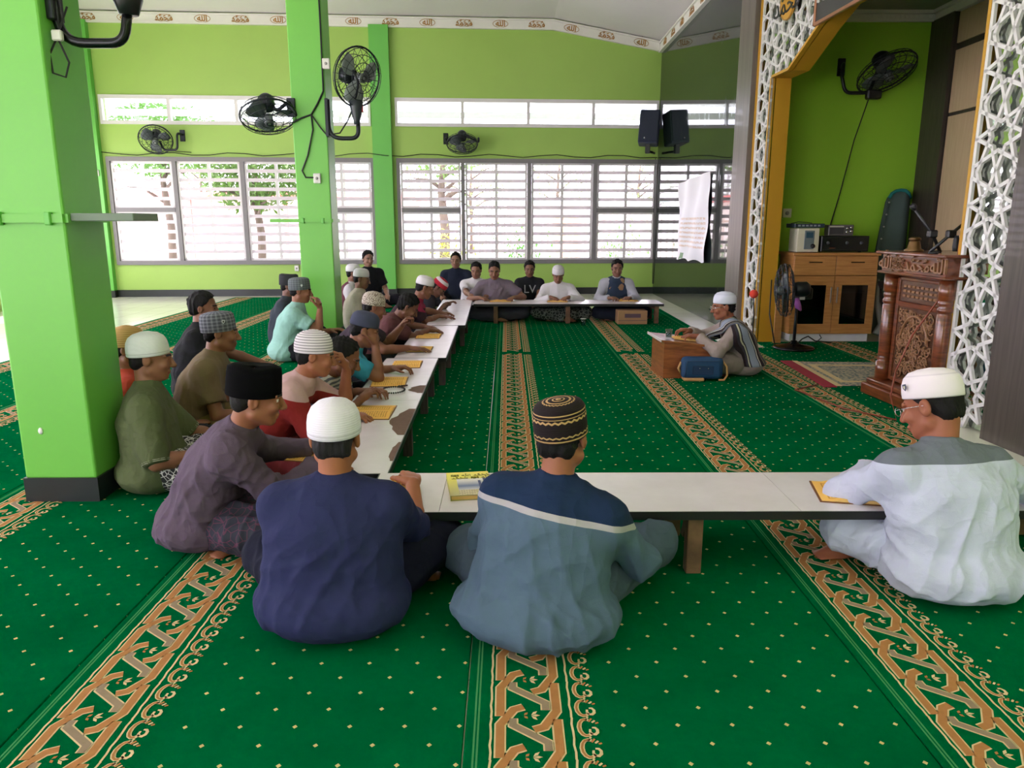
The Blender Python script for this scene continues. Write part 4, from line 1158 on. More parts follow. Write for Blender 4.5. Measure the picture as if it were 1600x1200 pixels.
# ------------------------------------------------------------------ fans
CAGE = mat('fan_cage_wire', (46, 52, 58), .4, .6)
BLADE = mat('grey_fan_blade', (96, 104, 110), .35, .3)
def fan_head(t, M, R, m_housing=DARKM, blades=3, blade=BLADE, depth=.16):
    """cage with its axis along -y of M"""
    mm = MB()
    for (rr, yy) in ((R, -.02), (R * .96, -.07), (R * .75, -.105), (R * .5, -.125), (R * .25, -.135), (R * .96, .03), (R * .72, .06), (R * .4, .075)):
        mm.tube([M @ Vector((rr * math.cos(q), yy * depth / .16, rr * math.sin(q))) for q in np.linspace(0, 2 * math.pi, 33)[:-1]], .0045 if rr < R else .011, 5, True)
    for i in range(22):
        a = 2 * math.pi * i / 22; c, s_ = math.cos(a), math.sin(a)
        mm.tube([M @ Vector((r_ * c, y_ * depth / .16, r_ * s_)) for r_, y_ in ((.02, -.137), (R * .5, -.125), (R * .75, -.105), (R * .97, -.06), (R, -.02), (R * .95, .03), (R * .7, .06), (R * .2, .078))], .003, 4, False, False)
    o = mm.build('cage', CAGE, t); o['kind'] = 'stuff'
    for i in range(blades):
        a0 = 2 * math.pi * i / blades + .4; V, F = [], []
        for j in range(6):
            r_ = R * (.12 + .76 * j / 5)
            for k_ in range(4):
                w_ = (.28 + .55 * math.sin(math.pi * (.15 + .75 * j / 5))) * (k_ / 3 - .5) * 1.5
                V.append(tuple(M @ Vector((r_ * math.cos(a0 + w_), -.02 + .035 * (k_ / 3 - .5) * 2 * -1, r_ * math.sin(a0 + w_)))))
        F = [(j * 4 + k_, j * 4 + k_ + 1, (j + 1) * 4 + k_ + 1, (j + 1) * 4 + k_) for j in range(5) for k_ in range(3)]
        o = mesh_np('blade', V, F, blade, t); o.modifiers.new('thickness', 'SOLIDIFY').thickness = .004
    mm = MB(); mm.lathe([(0, -.135), (.05, -.135), (.055, -.11), (.05, -.02), (0, -.02)], 20, mx=M @ Matrix.Rotation(-math.pi / 2, 4, 'X') @ Matrix.Scale(-1, 4, (0, 0, 1)) @ Matrix.Scale(-1, 4, (0, 0, 1))); mm.build('hub', mat('pale_hub', (150, 156, 160), .3, .5), t)
    mm = MB(); mm.lathe([(0, .08), (R * .26, .08), (R * .30, .12), (R * .29, .22), (R * .18, .26), (0, .26)], 20, mx=M @ Matrix.Rotation(-math.pi / 2, 4, 'X')); mm.build('motor_housing', m_housing, t)
def Mhead(loc, yaw, pitch):
    return Matrix.Translation(loc) @ Matrix.Rotation(rad(yaw), 4, 'Z') @ Matrix.Rotation(rad(pitch), 4, 'X')
def wall_fan(lab, loc, rz, head, R, yaw, pitch, arm, plate, yoke=None):
    t = thing('wall_fan', lab, 'fan', loc, rz)
    fan_head(t, Mhead(head, yaw, pitch), R)
    m = MB(); m.tube(arm, .022, 10); m.build('bracket_arm', DARKM, t)
    if plate:
        m = MB(); m.box(plate[0] - .05, plate[0] + .05, plate[1] - .012, plate[1] + .012, plate[2] - .11, plate[2] + .11, bevel=.006); m.build('wall_plate', DARKM, t)
    return t
def arcpts(pts, r=.08, n=5):
    """rounds the corners of a polyline"""
    P_ = [Vector(p) for p in pts]; out = [P_[0]]
    for a, b, c in zip(P_, P_[1:], P_[2:]):
        d1 = (a - b); d2 = (c - b); q = min(r, d1.length * .45, d2.length * .45); A, C_ = b + d1.normalized() * q, b + d2.normalized() * q
        for i in range(n + 1):
            t_ = i / n; out.append(A * (1 - t_) ** 2 + b * 2 * t_ * (1 - t_) + C_ * t_ ** 2)
    return out + [P_[-1]]
def bw(u, y, z):
    return (BO[0] + u * math.cos(BA) - y * math.sin(BA), BO[1] + u * math.sin(BA) + y * math.cos(BA), z)
# two fans on the back wall
wall_fan('wall fan high on the back wall above the left window', bw(1.30, 0, 3.1), BA, (-.05, -.34, -.02), .31, 12, 38, arcpts([(.35, -.01, .10), (.35, -.30, .10), (.33, -.30, -.22), (.05, -.26, -.22), (-.02, -.22, -.05)]), (.35, -.012, .08))
wall_fan('wall fan on the back wall between upper and lower right windows', bw(7.2, 0, 3.08), BA, (0, -.34, -.03), .31, 0, 62, arcpts([(-.33, -.02, .08), (-.33, -.34, .06), (-.33, -.34, -.02), (-.02, -.3, .16), (.33, -.34, -.02), (.33, -.34, .06), (.33, -.02, .08)], .05), (-.33, -.012, .08))
# niche fan
nf = wall_fan('dark wall fan on the green niche wall with its cord hanging', (4.72, 10.4, 3.36), 0, (.06, -.42, .0), .36, 24, 58, arcpts([(-.34, -.01, .12), (-.42, -.28, .12), (-.46, -.32, -.02), (-.40, -.34, -.25), (-.1, -.36, -.25), (.02, -.26, .02)]), (-.34, -.012, .12))
m = MB(); m.box(-.14, .04, -.42, -.32, -.33, -.22, bevel=.015); m.build('switch_box', BLACKP, nf)
m = MB(); m.tube([(-.10, -.36, -.32), (-.13, -.12, -.8), (-.22, -.03, -1.5), (-.33, -.03, -2.0), (-.42, -.25, -2.16)], .008, 6); m.build('cord', CABLE, nf)
# fans on the middle column
f1 = wall_fan('fan tilted down on the left of the middle column', (-2.62, 9.62, 2.8), 0, (-.26, -.12, -.03), .33, 25, 62, arcpts([(.0, -.02, .12), (-.04, -.06, .11), (-.16, -.06, .02), (-.22, -.04, .06)], .04), (0.0, -.035, .06))
f2 = thing('wall_fan', 'fan with wire cage on a U-shaped bracket right of the middle column', 'fan', (-2.20, 9.62, 2.5))
fan_head(f2, Mhead((.40, -.10, .70), 52, 14), .34, blade=mat('pale_fan_blade', (150, 160, 160), .3, .2))
m = MB(); m.tube(arcpts([(.03, -.06, .45), (.03, -.06, .0), (.39, -.06, .0), (.39, -.06, .22)], .16, 7), .026, 10); m.build('bracket_arm', DARKM, f2)
m = MB(); m.lathe([(0, .16), (.035, .16), (.04, .20), (.075, .34), (.085, .42), (.06, .44), (0, .44)], 16, (.38, -.08, 0)); m.build('control_box', mat('dark_slate_plastic', (38, 48, 56), .35), f2)
m = MB(); m.box(.445, .462, -.10, -.06, .30, .38, bevel=.004); m.build('switch', mat('red_switch', (170, 40, 34), .4), f2)
m = MB(); m.tube(arcpts([(.40, -.30, .74), (.46, -.30, .60), (.38, -.12, .43), (.30, .06, .60), (.24, .06, .80)], .08), .014, 8); m.build('yoke', DARKM, f2)
m = MB(); m.box(-.0, .04, -.10, .02, .02, .46, bevel=.005); m.build('wall_plate', DARKM, f2)
f3 = thing('wall_fan', 'black fan bracket curving from the top of the big left column', 'fan', (-2.2, 4.0, 2.37))
m = MB(); m.tube(arcpts([(-.03, 0, .5), (-.02, 0, .0), (.30, 0, .0), (.33, 0, .16)], .13, 7), .024, 10); m.build('bracket_arm', mat('black_gloss_metal', (16, 20, 22), .25, .4), f3)
m = MB(); m.lathe([(0, .13), (.045, .13), (.07, .20), (.08, .32), (.06, .36), (0, .36)], 16, (.335, 0, 0)); m.build('control_box', BLACKP, f3)
fan_head(f3, Mhead((.36, -.05, .72), -20, -10), .34)
m = MB(); m.tube(arcpts([(.02, .04, .72), (.10, .04, .40), (.335, .04, .32), (.58, .02, .42), (.66, .0, .72)], .1), .014, 8); m.build('yoke', DARKM, f3)
m = MB(); m.box(-.05, -.01, -.05, .05, .10, .48, bevel=.005); m.build('wall_plate', DARKM, f3)
m = MB(); m.tube([(-.01, -.04, .02), (-.05, -.05, -.06), (-.04, -.06, -.15), (.02, -.06, -.17), (.04, -.05, -.10), (-.01, -.04, .02), (.05, -.03, .16)], .005, 6); m.build('cord', CABLE, f3)
m = MB(); m.box(-.03, .02, -.06, -.03, .0, .05, bevel=.006); m.build('plug', mat('socket_white', (226, 224, 218)), f3)
# cables and socket on the middle column
cc = MB(); cc.tube([(-2.62, 9.57, 2.68), (-2.50, 9.585, 2.74), (-2.38, 9.585, 2.78), (-2.30, 9.585, 2.9), (-2.22, 9.585, 3.05), (-2.215, 9.585, 3.8), (-2.22, 9.585, 4.6)], .011, 6)
cc.tube([(-2.38, 9.583, 2.78), (-2.37, 9.583, 2.6), (-2.45, 9.583, 2.3), (-2.53, 9.583, 2.12), (-2.49, 9.583, 2.04), (-2.36, 9.583, 2.04)], .010, 6)
cc.tube([(-2.38, 9.583, 2.78), (-2.27, 9.58, 2.62), (-2.20, 9.57, 2.54), (-2.03, 9.53, 2.56), (-1.93, 9.53, 2.7), (-1.86, 9.53, 2.84)], .009, 6)
props(cc.build('cable_run', CABLE), 'black cables looping over the middle column between its fans', 'cable')
for nm, lab, loc, rz in (('wall_socket', 'white power socket on the front of the middle column', (-2.35, 9.6, 2.03), 0), ('wall_socket', 'small grey junction box high on the right edge of the middle column', (-2.17, 9.6, 3.36), 0), ('wall_socket', 'small white socket low on the back wall left of the middle column', bw(3.73, 0, .56), BA), ('wall_switch', 'pale switch box on the far left pilaster by the left window', bw(-.02, -.14, 2.45), BA)):
    t = thing(nm, lab, 'socket', loc, rz)
    m = MB(); m.box(-.045, .045, -.03, 0, -.06, .06, bevel=.008); m.build('plate', mat('socket_white', (226, 224, 218)), t)
    m = MB(); m.lathe([(0, 0), (.018, 0), (.018, .004), (0, .004)], 14, mx=Matrix.Translation((0, -.03, 0)) @ Matrix.Rotation(math.pi / 2, 4, 'X')); m.build('outlet', mat('socket_grey', (150, 148, 146)), t)
wc = MB(); pts = [bw(-.3 + .35 * i, -.03 - (.13 if 14.5 < i < 18 else 0), 2.83 + .03 * math.sin(i * 1.7)) for i in range(34)]
wc.tube(pts, .008, 5); props(wc.build('cable_run', CABLE), 'thin cable running along the back wall above the lower windows', 'cable')
wc = MB(); wc.tube([bw(1.42, -.02, 2.95), bw(1.5, -.03, 2.88), bw(1.8, -.03, 2.86)], .007, 5); props(wc.build('cable_run', CABLE), 'short cord hanging from the fan above the left window', 'cable')
wc = MB(); wc.tube([bw(11.22, -.02, 2.8), bw(11.23, -.03, 1.6), bw(11.26, -.03, .2)], .008, 5)
props(wc.build('cable_run', CABLE), 'thin cable dropping beside the corner pilaster at the right end', 'cable')
wc = MB(); wc.tube([(-2.226, 4.10, 5.3), (-2.226, 4.08, 2.9)], .007, 5); props(wc.build('cable_run', CABLE), 'thin cable on the shaded side of the big left column', 'cable')
# loudspeaker
sp_ = thing('loudspeaker', 'dark blue-black loudspeaker on a bracket beside the right upper window', 'speaker', bw(10.95, -.42, 3.0), BA + rad(-16))
m = MB(); q = Matrix.Rotation(rad(-7), 4, 'X') @ Matrix.Rotation(rad(3), 4, 'Y')
m.box(-.20, .20, -.19, .20, .03, .68, bevel=.03, seg=2, mx=None)
for v in m.bm.verts: v.co = q @ v.co
m.build('cabinet_body', mat('blue_black_cabinet', (34, 46, 74), .5), sp_)
m = MB(); m.box(-.18, .18, -.205, -.188, .06, .65, bevel=.012)
for v in m.bm.verts: v.co = q @ v.co
m.build('grille', mat('speaker_grille_cloth', (28, 38, 62), .6, bump=.5, bscale=260), sp_)
m = MB(); m.lathe([(0, 0), (.02, 0), (.02, .006), (0, .006)], 14, mx=q @ Matrix.Translation((-.07, -.206, .12)) @ Matrix.Rotation(math.pi / 2, 4, 'X')); m.build('badge', mat('chrome', (200, 200, 205)), sp_)
m = MB(); m.box(-.05, .05, -.05, .05, -.14, .05, bevel=.01); m.tube([(0, 0, -.1), (.08, .2, -.1), (.12, .42, -.1)], .025, 8); m.build('bracket', BLACKP, sp_)
# standing fan
sf = thing('standing_fan', 'black pedestal fan seen edge-on between the arch jamb and the cabinet', 'fan', (3.47, 8.90, 0))
m = MB(); m.lathe([(0, .002), (.235, .002), (.245, .012), (.23, .03), (.10, .055), (.04, .075), (.035, .10), (0, .10)], 30); m.build('base', mat('black_gloss_metal', (16, 20, 22), .25, .4), sf)
m = MB(); m.tube([(0, 0, .08), (0, 0, .62)], .018, 10); m.build('pole', DARKM, sf)
m = MB(); m.box(-.05, .16, -.06, .06, .60, .74, bevel=.015); m.build('switch_box', BLACKP, sf)
fan_head(sf, Mhead((-.14, -.02, .71), -104, 4), .31)
m = MB(); m.tube([(.0, -.03, .62), (-.03, -.06, .60), (-.01, -.07, .52), (.03, -.06, .47)], [.012, .035, .04, .012], 8); m.build('cloth_tag', mat('purple_cloth', (168, 96, 178), .9), sf)
m = MB(); m.box(.0, .06, -.075, -.062, .60, .66); m.build('paper_tag', mat('label_pale', (190, 190, 190)), sf)
fc_ = MB(); fc_.tube([(3.5, 8.9, .05), (3.65, 9.1, .09), (3.78, 9.25, .10), (3.9, 9.32, .03), (4.1, 9.3, .012)], .008, 6); fc_.tube([(3.28, 9.0, .02), (3.22, 9.1, .4), (3.28, 9.28, .8)], .008, 6); fc_.tube([(3.9, 9.3, .01), (4.0, 9.37, .06), (3.98, 9.39, .1)], .006, 6)
props(fc_.build('cable_run', CABLE), 'black cords trailing round the foot of the pedestal fan', 'cable')
lb = thing('flat_board', 'flat pale wooden board leaning behind the pedestal fan', 'board', (3.42, 9.35, 0), rad(4)); m = MB(); m.box(-.05, .05, -.02, .0, .002, .55, bevel=.004); m.build('board', CABW, lb)
m = MB(); m.box(-.055, .055, -.025, .004, .5, .56); m.build('cap_strip', TANL, lb)

# banner on the dark wall
def banner_mat():
    k = NT('printed_white_banner', .45, 0, .4); v = k.coord(); o = k.sep(v)
    row = k.math('LESS_THAN', k.math('FRACT', k.math('MULTIPLY', o[2], 13.0)), .45)
    w = k.math('GREATER_THAN', k.noise(v, 1.0, 3.0, .6, (1, 22, 30)), .45)
    z1 = k.math('MULTIPLY', k.math('LESS_THAN', o[2], 1.58), k.math('GREATER_THAN', o[2], 1.05)); iny = k.math('LESS_THAN', k.math('ABSOLUTE', o[1]), .82)
    c = k.mix(k.math('MULTIPLY', k.math('MULTIPLY', k.math('MULTIPLY', row, w), k.math('MULTIPLY', z1, iny)), .6), lin((228, 228, 236)), lin((196, 150, 96)))
    gl_ = k.math('MULTIPLY', k.math('LESS_THAN', o[2], .97), k.math('GREATER_THAN', k.noise(v, 3.0, 2.0), .55))
    c = k.mix(gl_, c, lin((110, 150, 110)))
    k.color(c); return k.m
bn = thing('banner', 'creased white printed banner hanging on the dark polished wall', 'banner', (3.14, 12.86, 0))
V = []
for i in range(23):
    for j in range(19):
        y = (i / 22 - .5) * 2.0; z = .88 + (2.26 - .88) * j / 18 - (.05 * (i / 22) if j == 18 else 0) - (.018 * math.sin(i * .7) if j == 0 else 0) - .03 * i / 22
        V.append((-.028 - .020 * math.sin(y * 7 + z * 3) - .012 * math.sin(z * 9 + y * 2), y, z))
F = [(i * 19 + j, i * 19 + j + 1, (i + 1) * 19 + j + 1, (i + 1) * 19 + j) for i in range(22) for j in range(18)]
mesh_np('banner_sheet', V, F, banner_mat(), bn)
# ------------------------------------------------------------------ people: signed-distance bodies and clothes turned into one mesh each
def v3(*a): return np.array(a if len(a) > 1 else a[0], float)
def unit(a): return a / max(1e-9, np.linalg.norm(a))
def lerp(a, b, t): return a + (b - a) * t

class SDF:
    def __init__(s): s.p = []
    def cone(s, a, b, ra, rb, k=0.02, kx=1.0, cut=0):
        """tapered limb from a to b; kx widens it along x; cut=1 ends it flat at b, 2 at both ends"""
        a, b = v3(a), v3(b); R = max(ra, rb)
        lo = np.minimum(a, b) - R * np.array([kx, 1, 1]); hi = np.maximum(a, b) + R * np.array([kx, 1, 1])
        c = (a + b) / 2
        def f(X, Y, Z):
            x = (X - c[0]) / kx; A = a - c; B = b - c; A = np.array([A[0] / kx, A[1], A[2]]); B = np.array([B[0] / kx, B[1], B[2]])
            ba = B - A; L = max(1e-9, ba @ ba)
            y = Y - c[1]; z = Z - c[2]
            h = np.clip(((x - A[0]) * ba[0] + (y - A[1]) * ba[1] + (z - A[2]) * ba[2]) / L, 0, 1)
            d = np.sqrt((x - A[0] - h * ba[0]) ** 2 + (y - A[1] - h * ba[1]) ** 2 + (z - A[2] - h * ba[2]) ** 2) - (ra + (rb - ra) * h)
            if cut:
                u = ba / math.sqrt(L)
                d = np.maximum(d, (x - B[0]) * u[0] + (y - B[1]) * u[1] + (z - B[2]) * u[2])
                if cut == 2: d = np.maximum(d, -((x - A[0]) * u[0] + (y - A[1]) * u[1] + (z - A[2]) * u[2]))
            return d
        s.p.append((f, lo, hi, k, 0)); return s
    def ell(s, c, r, k=0.02, R=None, op=0):
        c, r = v3(c), v3(r); m = max(r)
        def f(X, Y, Z):
            x, y, z = X - c[0], Y - c[1], Z - c[2]
            if R is not None:
                x, y, z = (R[0, 0] * x + R[1, 0] * y + R[2, 0] * z, R[0, 1] * x + R[1, 1] * y + R[2, 1] * z, R[0, 2] * x + R[1, 2] * y + R[2, 2] * z)
            k0 = np.sqrt((x / r[0]) ** 2 + (y / r[1]) ** 2 + (z / r[2]) ** 2)
            k1 = np.sqrt((x / r[0] ** 2) ** 2 + (y / r[1] ** 2) ** 2 + (z / r[2] ** 2) ** 2)
            return k0 * (k0 - 1) / np.maximum(k1, 1e-6)
        s.p.append((f, c - m, c + m, k, op)); return s
    def plane(s, pt, n):
        """keep what lies on the negative side"""
        pt, n = v3(pt), unit(v3(n))
        s.p.append((lambda X, Y, Z: (X - pt[0]) * n[0] + (Y - pt[1]) * n[1] + (Z - pt[2]) * n[2], None, None, 0, 2)); return s
    def bounds(s):
        lo = np.min([q[1] for q in s.p if q[4] == 0], axis=0); hi = np.max([q[2] for q in s.p if q[4] == 0], axis=0)
        return lo - 0.03, hi + 0.03
    def mesh(s, step, zones=(), fine=None, floor=0.006):
        lo, hi = s.bounds(); lo[2] = max(lo[2], floor - 0.03)
        axes = []
        for ax in range(3):
            pts = [lo[ax]]
            while pts[-1] < hi[ax]:
                p = pts[-1]; st = step
                if fine:
                    for c, r in zones:
                        if abs(p - c[ax]) < r: st = fine
                pts.append(p + st)
            axes.append(np.array(pts, np.float32))
        shp = tuple(len(a) for a in axes)
        F = np.full(shp, 0.08, np.float32)
        for f, l, h, k, op in s.p:
            if l is None: sl = [slice(0, n) for n in shp]
            else:
                pad = k + step * 2.5
                sl = [slice(max(0, int(np.searchsorted(axes[a], l[a] - pad)) - 1), int(np.searchsorted(axes[a], h[a] + pad)) + 1) for a in range(3)]
            g = np.meshgrid(axes[0][sl[0]], axes[1][sl[1]], axes[2][sl[2]], indexing='ij', sparse=True)
            if min(len(g[0]), g[1].shape[1], g[2].shape[2]) == 0: continue
            d = f(*g).astype(np.float32)
            cur = F[sl[0], sl[1], sl[2]]
            if op == 2: F[sl[0], sl[1], sl[2]] = np.maximum(cur, d); continue
            if op == 1:
                kk = max(k, 1e-4); h_ = np.clip(0.5 - 0.5 * (cur + d) / kk, 0, 1)
                F[sl[0], sl[1], sl[2]] = cur * (1 - h_) - d * h_ + kk * h_ * (1 - h_); continue
            if k <= 0: F[sl[0], sl[1], sl[2]] = np.minimum(cur, d); continue
            h_ = np.maximum(k - np.abs(cur - d), 0) / k
            F[sl[0], sl[1], sl[2]] = np.minimum(cur, d) - h_ * h_ * k * 0.25
        F = np.maximum(F, (floor - axes[2])[None, None, :])
        return surface_nets(F, axes)

def surface_nets(F, axes):
    S = F < 0
    nx, ny, nz = S.shape
    cnt = np.zeros((nx - 1, ny - 1, nz - 1), np.int8)
    for i in (0, 1):
        for j in (0, 1):
            for k in (0, 1):
                cnt += S[i:nx - 1 + i, j:ny - 1 + j, k:nz - 1 + k]
    act = np.argwhere((cnt > 0) & (cnt < 8))
    idx = np.full(cnt.shape, -1, np.int32)
    I, J, K = act.T
    idx[I, J, K] = np.arange(len(act))
    acc = np.zeros((len(act), 3), np.float32); num = np.zeros(len(act), np.float32)
    cs = [(i, j, k) for i in (0, 1) for j in (0, 1) for k in (0, 1)]
    for a in cs:
        for b in cs:
            if a < b and sum(abs(p - q) for p, q in zip(a, b)) == 1:
                fa = F[I + a[0], J + a[1], K + a[2]]; fb = F[I + b[0], J + b[1], K + b[2]]
                m = (fa < 0) != (fb < 0)
                t = np.where(m, fa / np.where(m, fa - fb, 1), 0)
                for ax, (q, ia) in enumerate(((I, 0), (J, 1), (K, 2))):
                    pa = axes[ax][q + a[ia]]; pb = axes[ax][q + b[ia]]
                    acc[:, ax] += np.where(m, pa + (pb - pa) * t, 0)
                num += m
    V = acc / num[:, None]
    Q = []
    for ax in range(3):
        A = S[:-1] if ax == 0 else S[:, :-1] if ax == 1 else S[:, :, :-1]
        B = S[1:] if ax == 0 else S[:, 1:] if ax == 1 else S[:, :, 1:]
        e = np.argwhere(A != B)
        lim = np.array([nx - 1, ny - 1, nz - 1])
        oth = [q for q in range(3) if q != ax]
        e = e[(e[:, oth[0]] > 0) & (e[:, oth[1]] > 0) & (e[:, oth[0]] < lim[oth[0]]) & (e[:, oth[1]] < lim[oth[1]])]
        ins = S[e[:, 0], e[:, 1], e[:, 2]]
        d1 = np.zeros(3, int); d1[oth[0]] = -1; d2 = np.zeros(3, int); d2[oth[1]] = -1
        g = lambda o: idx[e[:, 0] + o[0], e[:, 1] + o[1], e[:, 2] + o[2]]
        q = np.stack([g(d1 + d2), g(d2), g(np.zeros(3, int)), g(d1)], 1)
        flip = ins if ax != 1 else ~ins
        q[~flip] = q[~flip][:, ::-1]
        Q.append(q)
    return V, np.concatenate(Q)

def relax(V, Q, it=1, w=0.5):
    n = len(V)
    for _ in range(it):
        acc = np.zeros((n, 3)); c = np.zeros(n)
        for a, b in ((0, 1), (1, 2), (2, 3), (3, 0)):
            for d in range(3): acc[:, d] += np.bincount(Q[:, a], V[Q[:, b], d], n)
            c += np.bincount(Q[:, a], minlength=n)
        V = V * (1 - w) + acc / np.maximum(c, 1)[:, None] * w
    return V

def folds(V, Q, amp, seed=0, freq=1.0, top_z=None):
    """pushes the cloth in and out along soft creases"""
    n = np.cross(V[Q[:, 2]] - V[Q[:, 0]], V[Q[:, 3]] - V[Q[:, 1]])
    N = np.zeros_like(V)
    for j in range(4):
        for d in range(3): N[:, d] += np.bincount(Q[:, j], n[:, d], len(V))
    N /= np.maximum(np.linalg.norm(N, axis=1), 1e-9)[:, None]
    r = np.random.RandomState(seed)
    h = np.zeros(len(V))
    for j in range(8):
        a = r.normal(size=3) * np.array([1, 1, 0.5]); a = unit(a) * r.uniform(12, 34) * freq
        b = r.normal(size=3) * 9; c = r.normal(size=3) * 6
        s = np.sin(V @ a + 1.6 * np.sin(V @ b + r.uniform(0, 6)) + r.uniform(0, 6))
        w = 0.5 + 0.5 * np.sin(V @ c + r.uniform(0, 6))
        h += ((1 - np.abs(s)) ** 1.6 * 1.3 - .35) * w * w * .8
    fade = np.clip((V[:, 2] - 0.01) / 0.03, 0, 1) * (np.clip((top_z - V[:, 2]) / .16, .25, 1) if top_z else 1)
    return V + N * (h * amp * fade)[:, None]

def rot3(yaw, pitch, roll):
    """columns: right, forward, up of a head turned left by yaw, nodding down by pitch, tilted by roll"""
    cy, sy = math.cos(yaw), math.sin(yaw); cp, sp = math.cos(pitch), math.sin(pitch); cr, sr = math.cos(roll), math.sin(roll)
    Rz = np.array([[cy, -sy, 0], [sy, cy, 0], [0, 0, 1]])
    Rx = np.array([[1, 0, 0], [0, cp, sp], [0, -sp, cp]])
    Ry = np.array([[cr, 0, sr], [0, 1, 0], [-sr, 0, cr]])
    return Rz @ Rx @ Ry

def ik(a, t, l1, l2, hint):
    d = t - a; L = np.linalg.norm(d)
    if L > (l1 + l2) * 0.985:
        t = a + d / L * (l1 + l2) * 0.985; d = t - a; L = np.linalg.norm(d)
    x = (l1 * l1 - l2 * l2 + L * L) / (2 * L); h = math.sqrt(max(0, l1 * l1 - x * x))
    u = d / L; w = hint - a; w = unit(w - u * (w @ u))
    return a + u * x + w * h, t

def hand_prims(S, w, dr, n, side, curl, s, fr=1.0):
    """palm, four bent fingers of unequal length and a thumb from the side of the palm near the wrist"""
    dr = unit(dr); n = unit(n - dr * (n @ dr)); th = side * np.cross(n, dr)
    kn = []
    for i, (lx, fy) in enumerate(((.030, .086), (.010, .092), (-.010, .087), (-.029, .077))):
        k = w + dr * fy * s + th * lx * s
        kn.append(k)
        S.cone(w + th * lx * .55 * s + dr * .012 * s, k, .0150 * s, .0125 * s, .012)
    S.ell(w + dr * .045 * s - n * .004 * s, np.array([.034, .034, .020]) * s, .015)
    def bend(v, a): return unit(v * math.cos(a) - n * math.sin(a))
    for i, (k, ls) in enumerate(zip(kn, ((.043, .026, .021), (.047, .030, .023), (.043, .028, .022), (.034, .020, .019)))):
        sp = unit(dr + th * (.13, .03, -.06, -.16)[i])
        p = k; a = 0
        for j, l in enumerate(ls):
            a += curl[min(j, len(curl) - 1)] * (1 + .10 * i)
            q = p + bend(sp, a) * l * s
            S.cone(p, q, (.0092, .0085, .0076)[j] * s * fr, (.0085, .0076, .0066)[j] * s * fr, .004)
            p = q
    b = w + dr * .022 * s + th * .024 * s
    t1 = b + unit(dr * .62 + th * .75 - n * .25) * .040 * s
    t2 = t1 + unit(dr * .85 + th * .35 - n * .35) * .031 * s
    t3 = t2 + unit(dr * .95 + th * .05 - n * .40) * .024 * s
    S.cone(b - dr * .01 * s, t1, .016 * s, .0115 * s, .010); S.cone(t1, t2, .0108 * s, .0098 * s, .004); S.cone(t2, t3, .0098 * s, .0080 * s, .004)

def foot_prims(S, an, dr, up, s):
    dr = unit(dr); up = unit(up - dr * (up @ dr)); lt = np.cross(dr, up)
    S.ell(an - dr * .035 * s - up * .045 * s, np.array([.034, .034, .032]) * s, .02)
    S.cone(an - up * .01 * s, an + dr * .10 * s - up * .045 * s, .040 * s, .026 * s, .02)
    for i, (x, l) in enumerate(((.030, .168), (.012, .170), (-.004, .162), (-.019, .152), (-.032, .140))):
        b = an + dr * .11 * s + lt * x * s - up * .048 * s
        S.cone(an + dr * .02 * s + lt * x * .5 * s - up * .045 * s, b, .022 * s, .016 * s, .012)
        S.cone(b, an + dr * l * s + lt * x * 1.15 * s - up * .055 * s, (.0125, .010, .009, .0085, .008)[i] * s, (.013, .010, .009, .0085, .008)[i] * s, .004)

SKIN = lambda tone: mat('skin_%d_%d_%d' % tone, tone, 0.55, var=0.07, scale=14, bump=0.08, bscale=220, bdist=0.001, spec=0.4)
def skin_mats(tone):
    return [SKIN(tone), mat('eye_white', (188, 178, 168), 0.4, var=0.02), mat('iris_dark', (28, 18, 14), 0.15, var=0.05),
            mat('lip_%d_%d_%d' % tone, (int(tone[0] * .93), int(tone[1] * .80), int(tone[2] * .82)), 0.5, var=0.08), mat('brow_hair', (24, 20, 19), 0.8, var=0.1)]

HAIR = lambda c=(17, 15, 16): mat('hair_%d' % c[0], c, 0.75, spec=.25, var=0.25, scale=60, bump=0.6, bscale=160, bdist=0.006, stretch=(1, 1, .35))

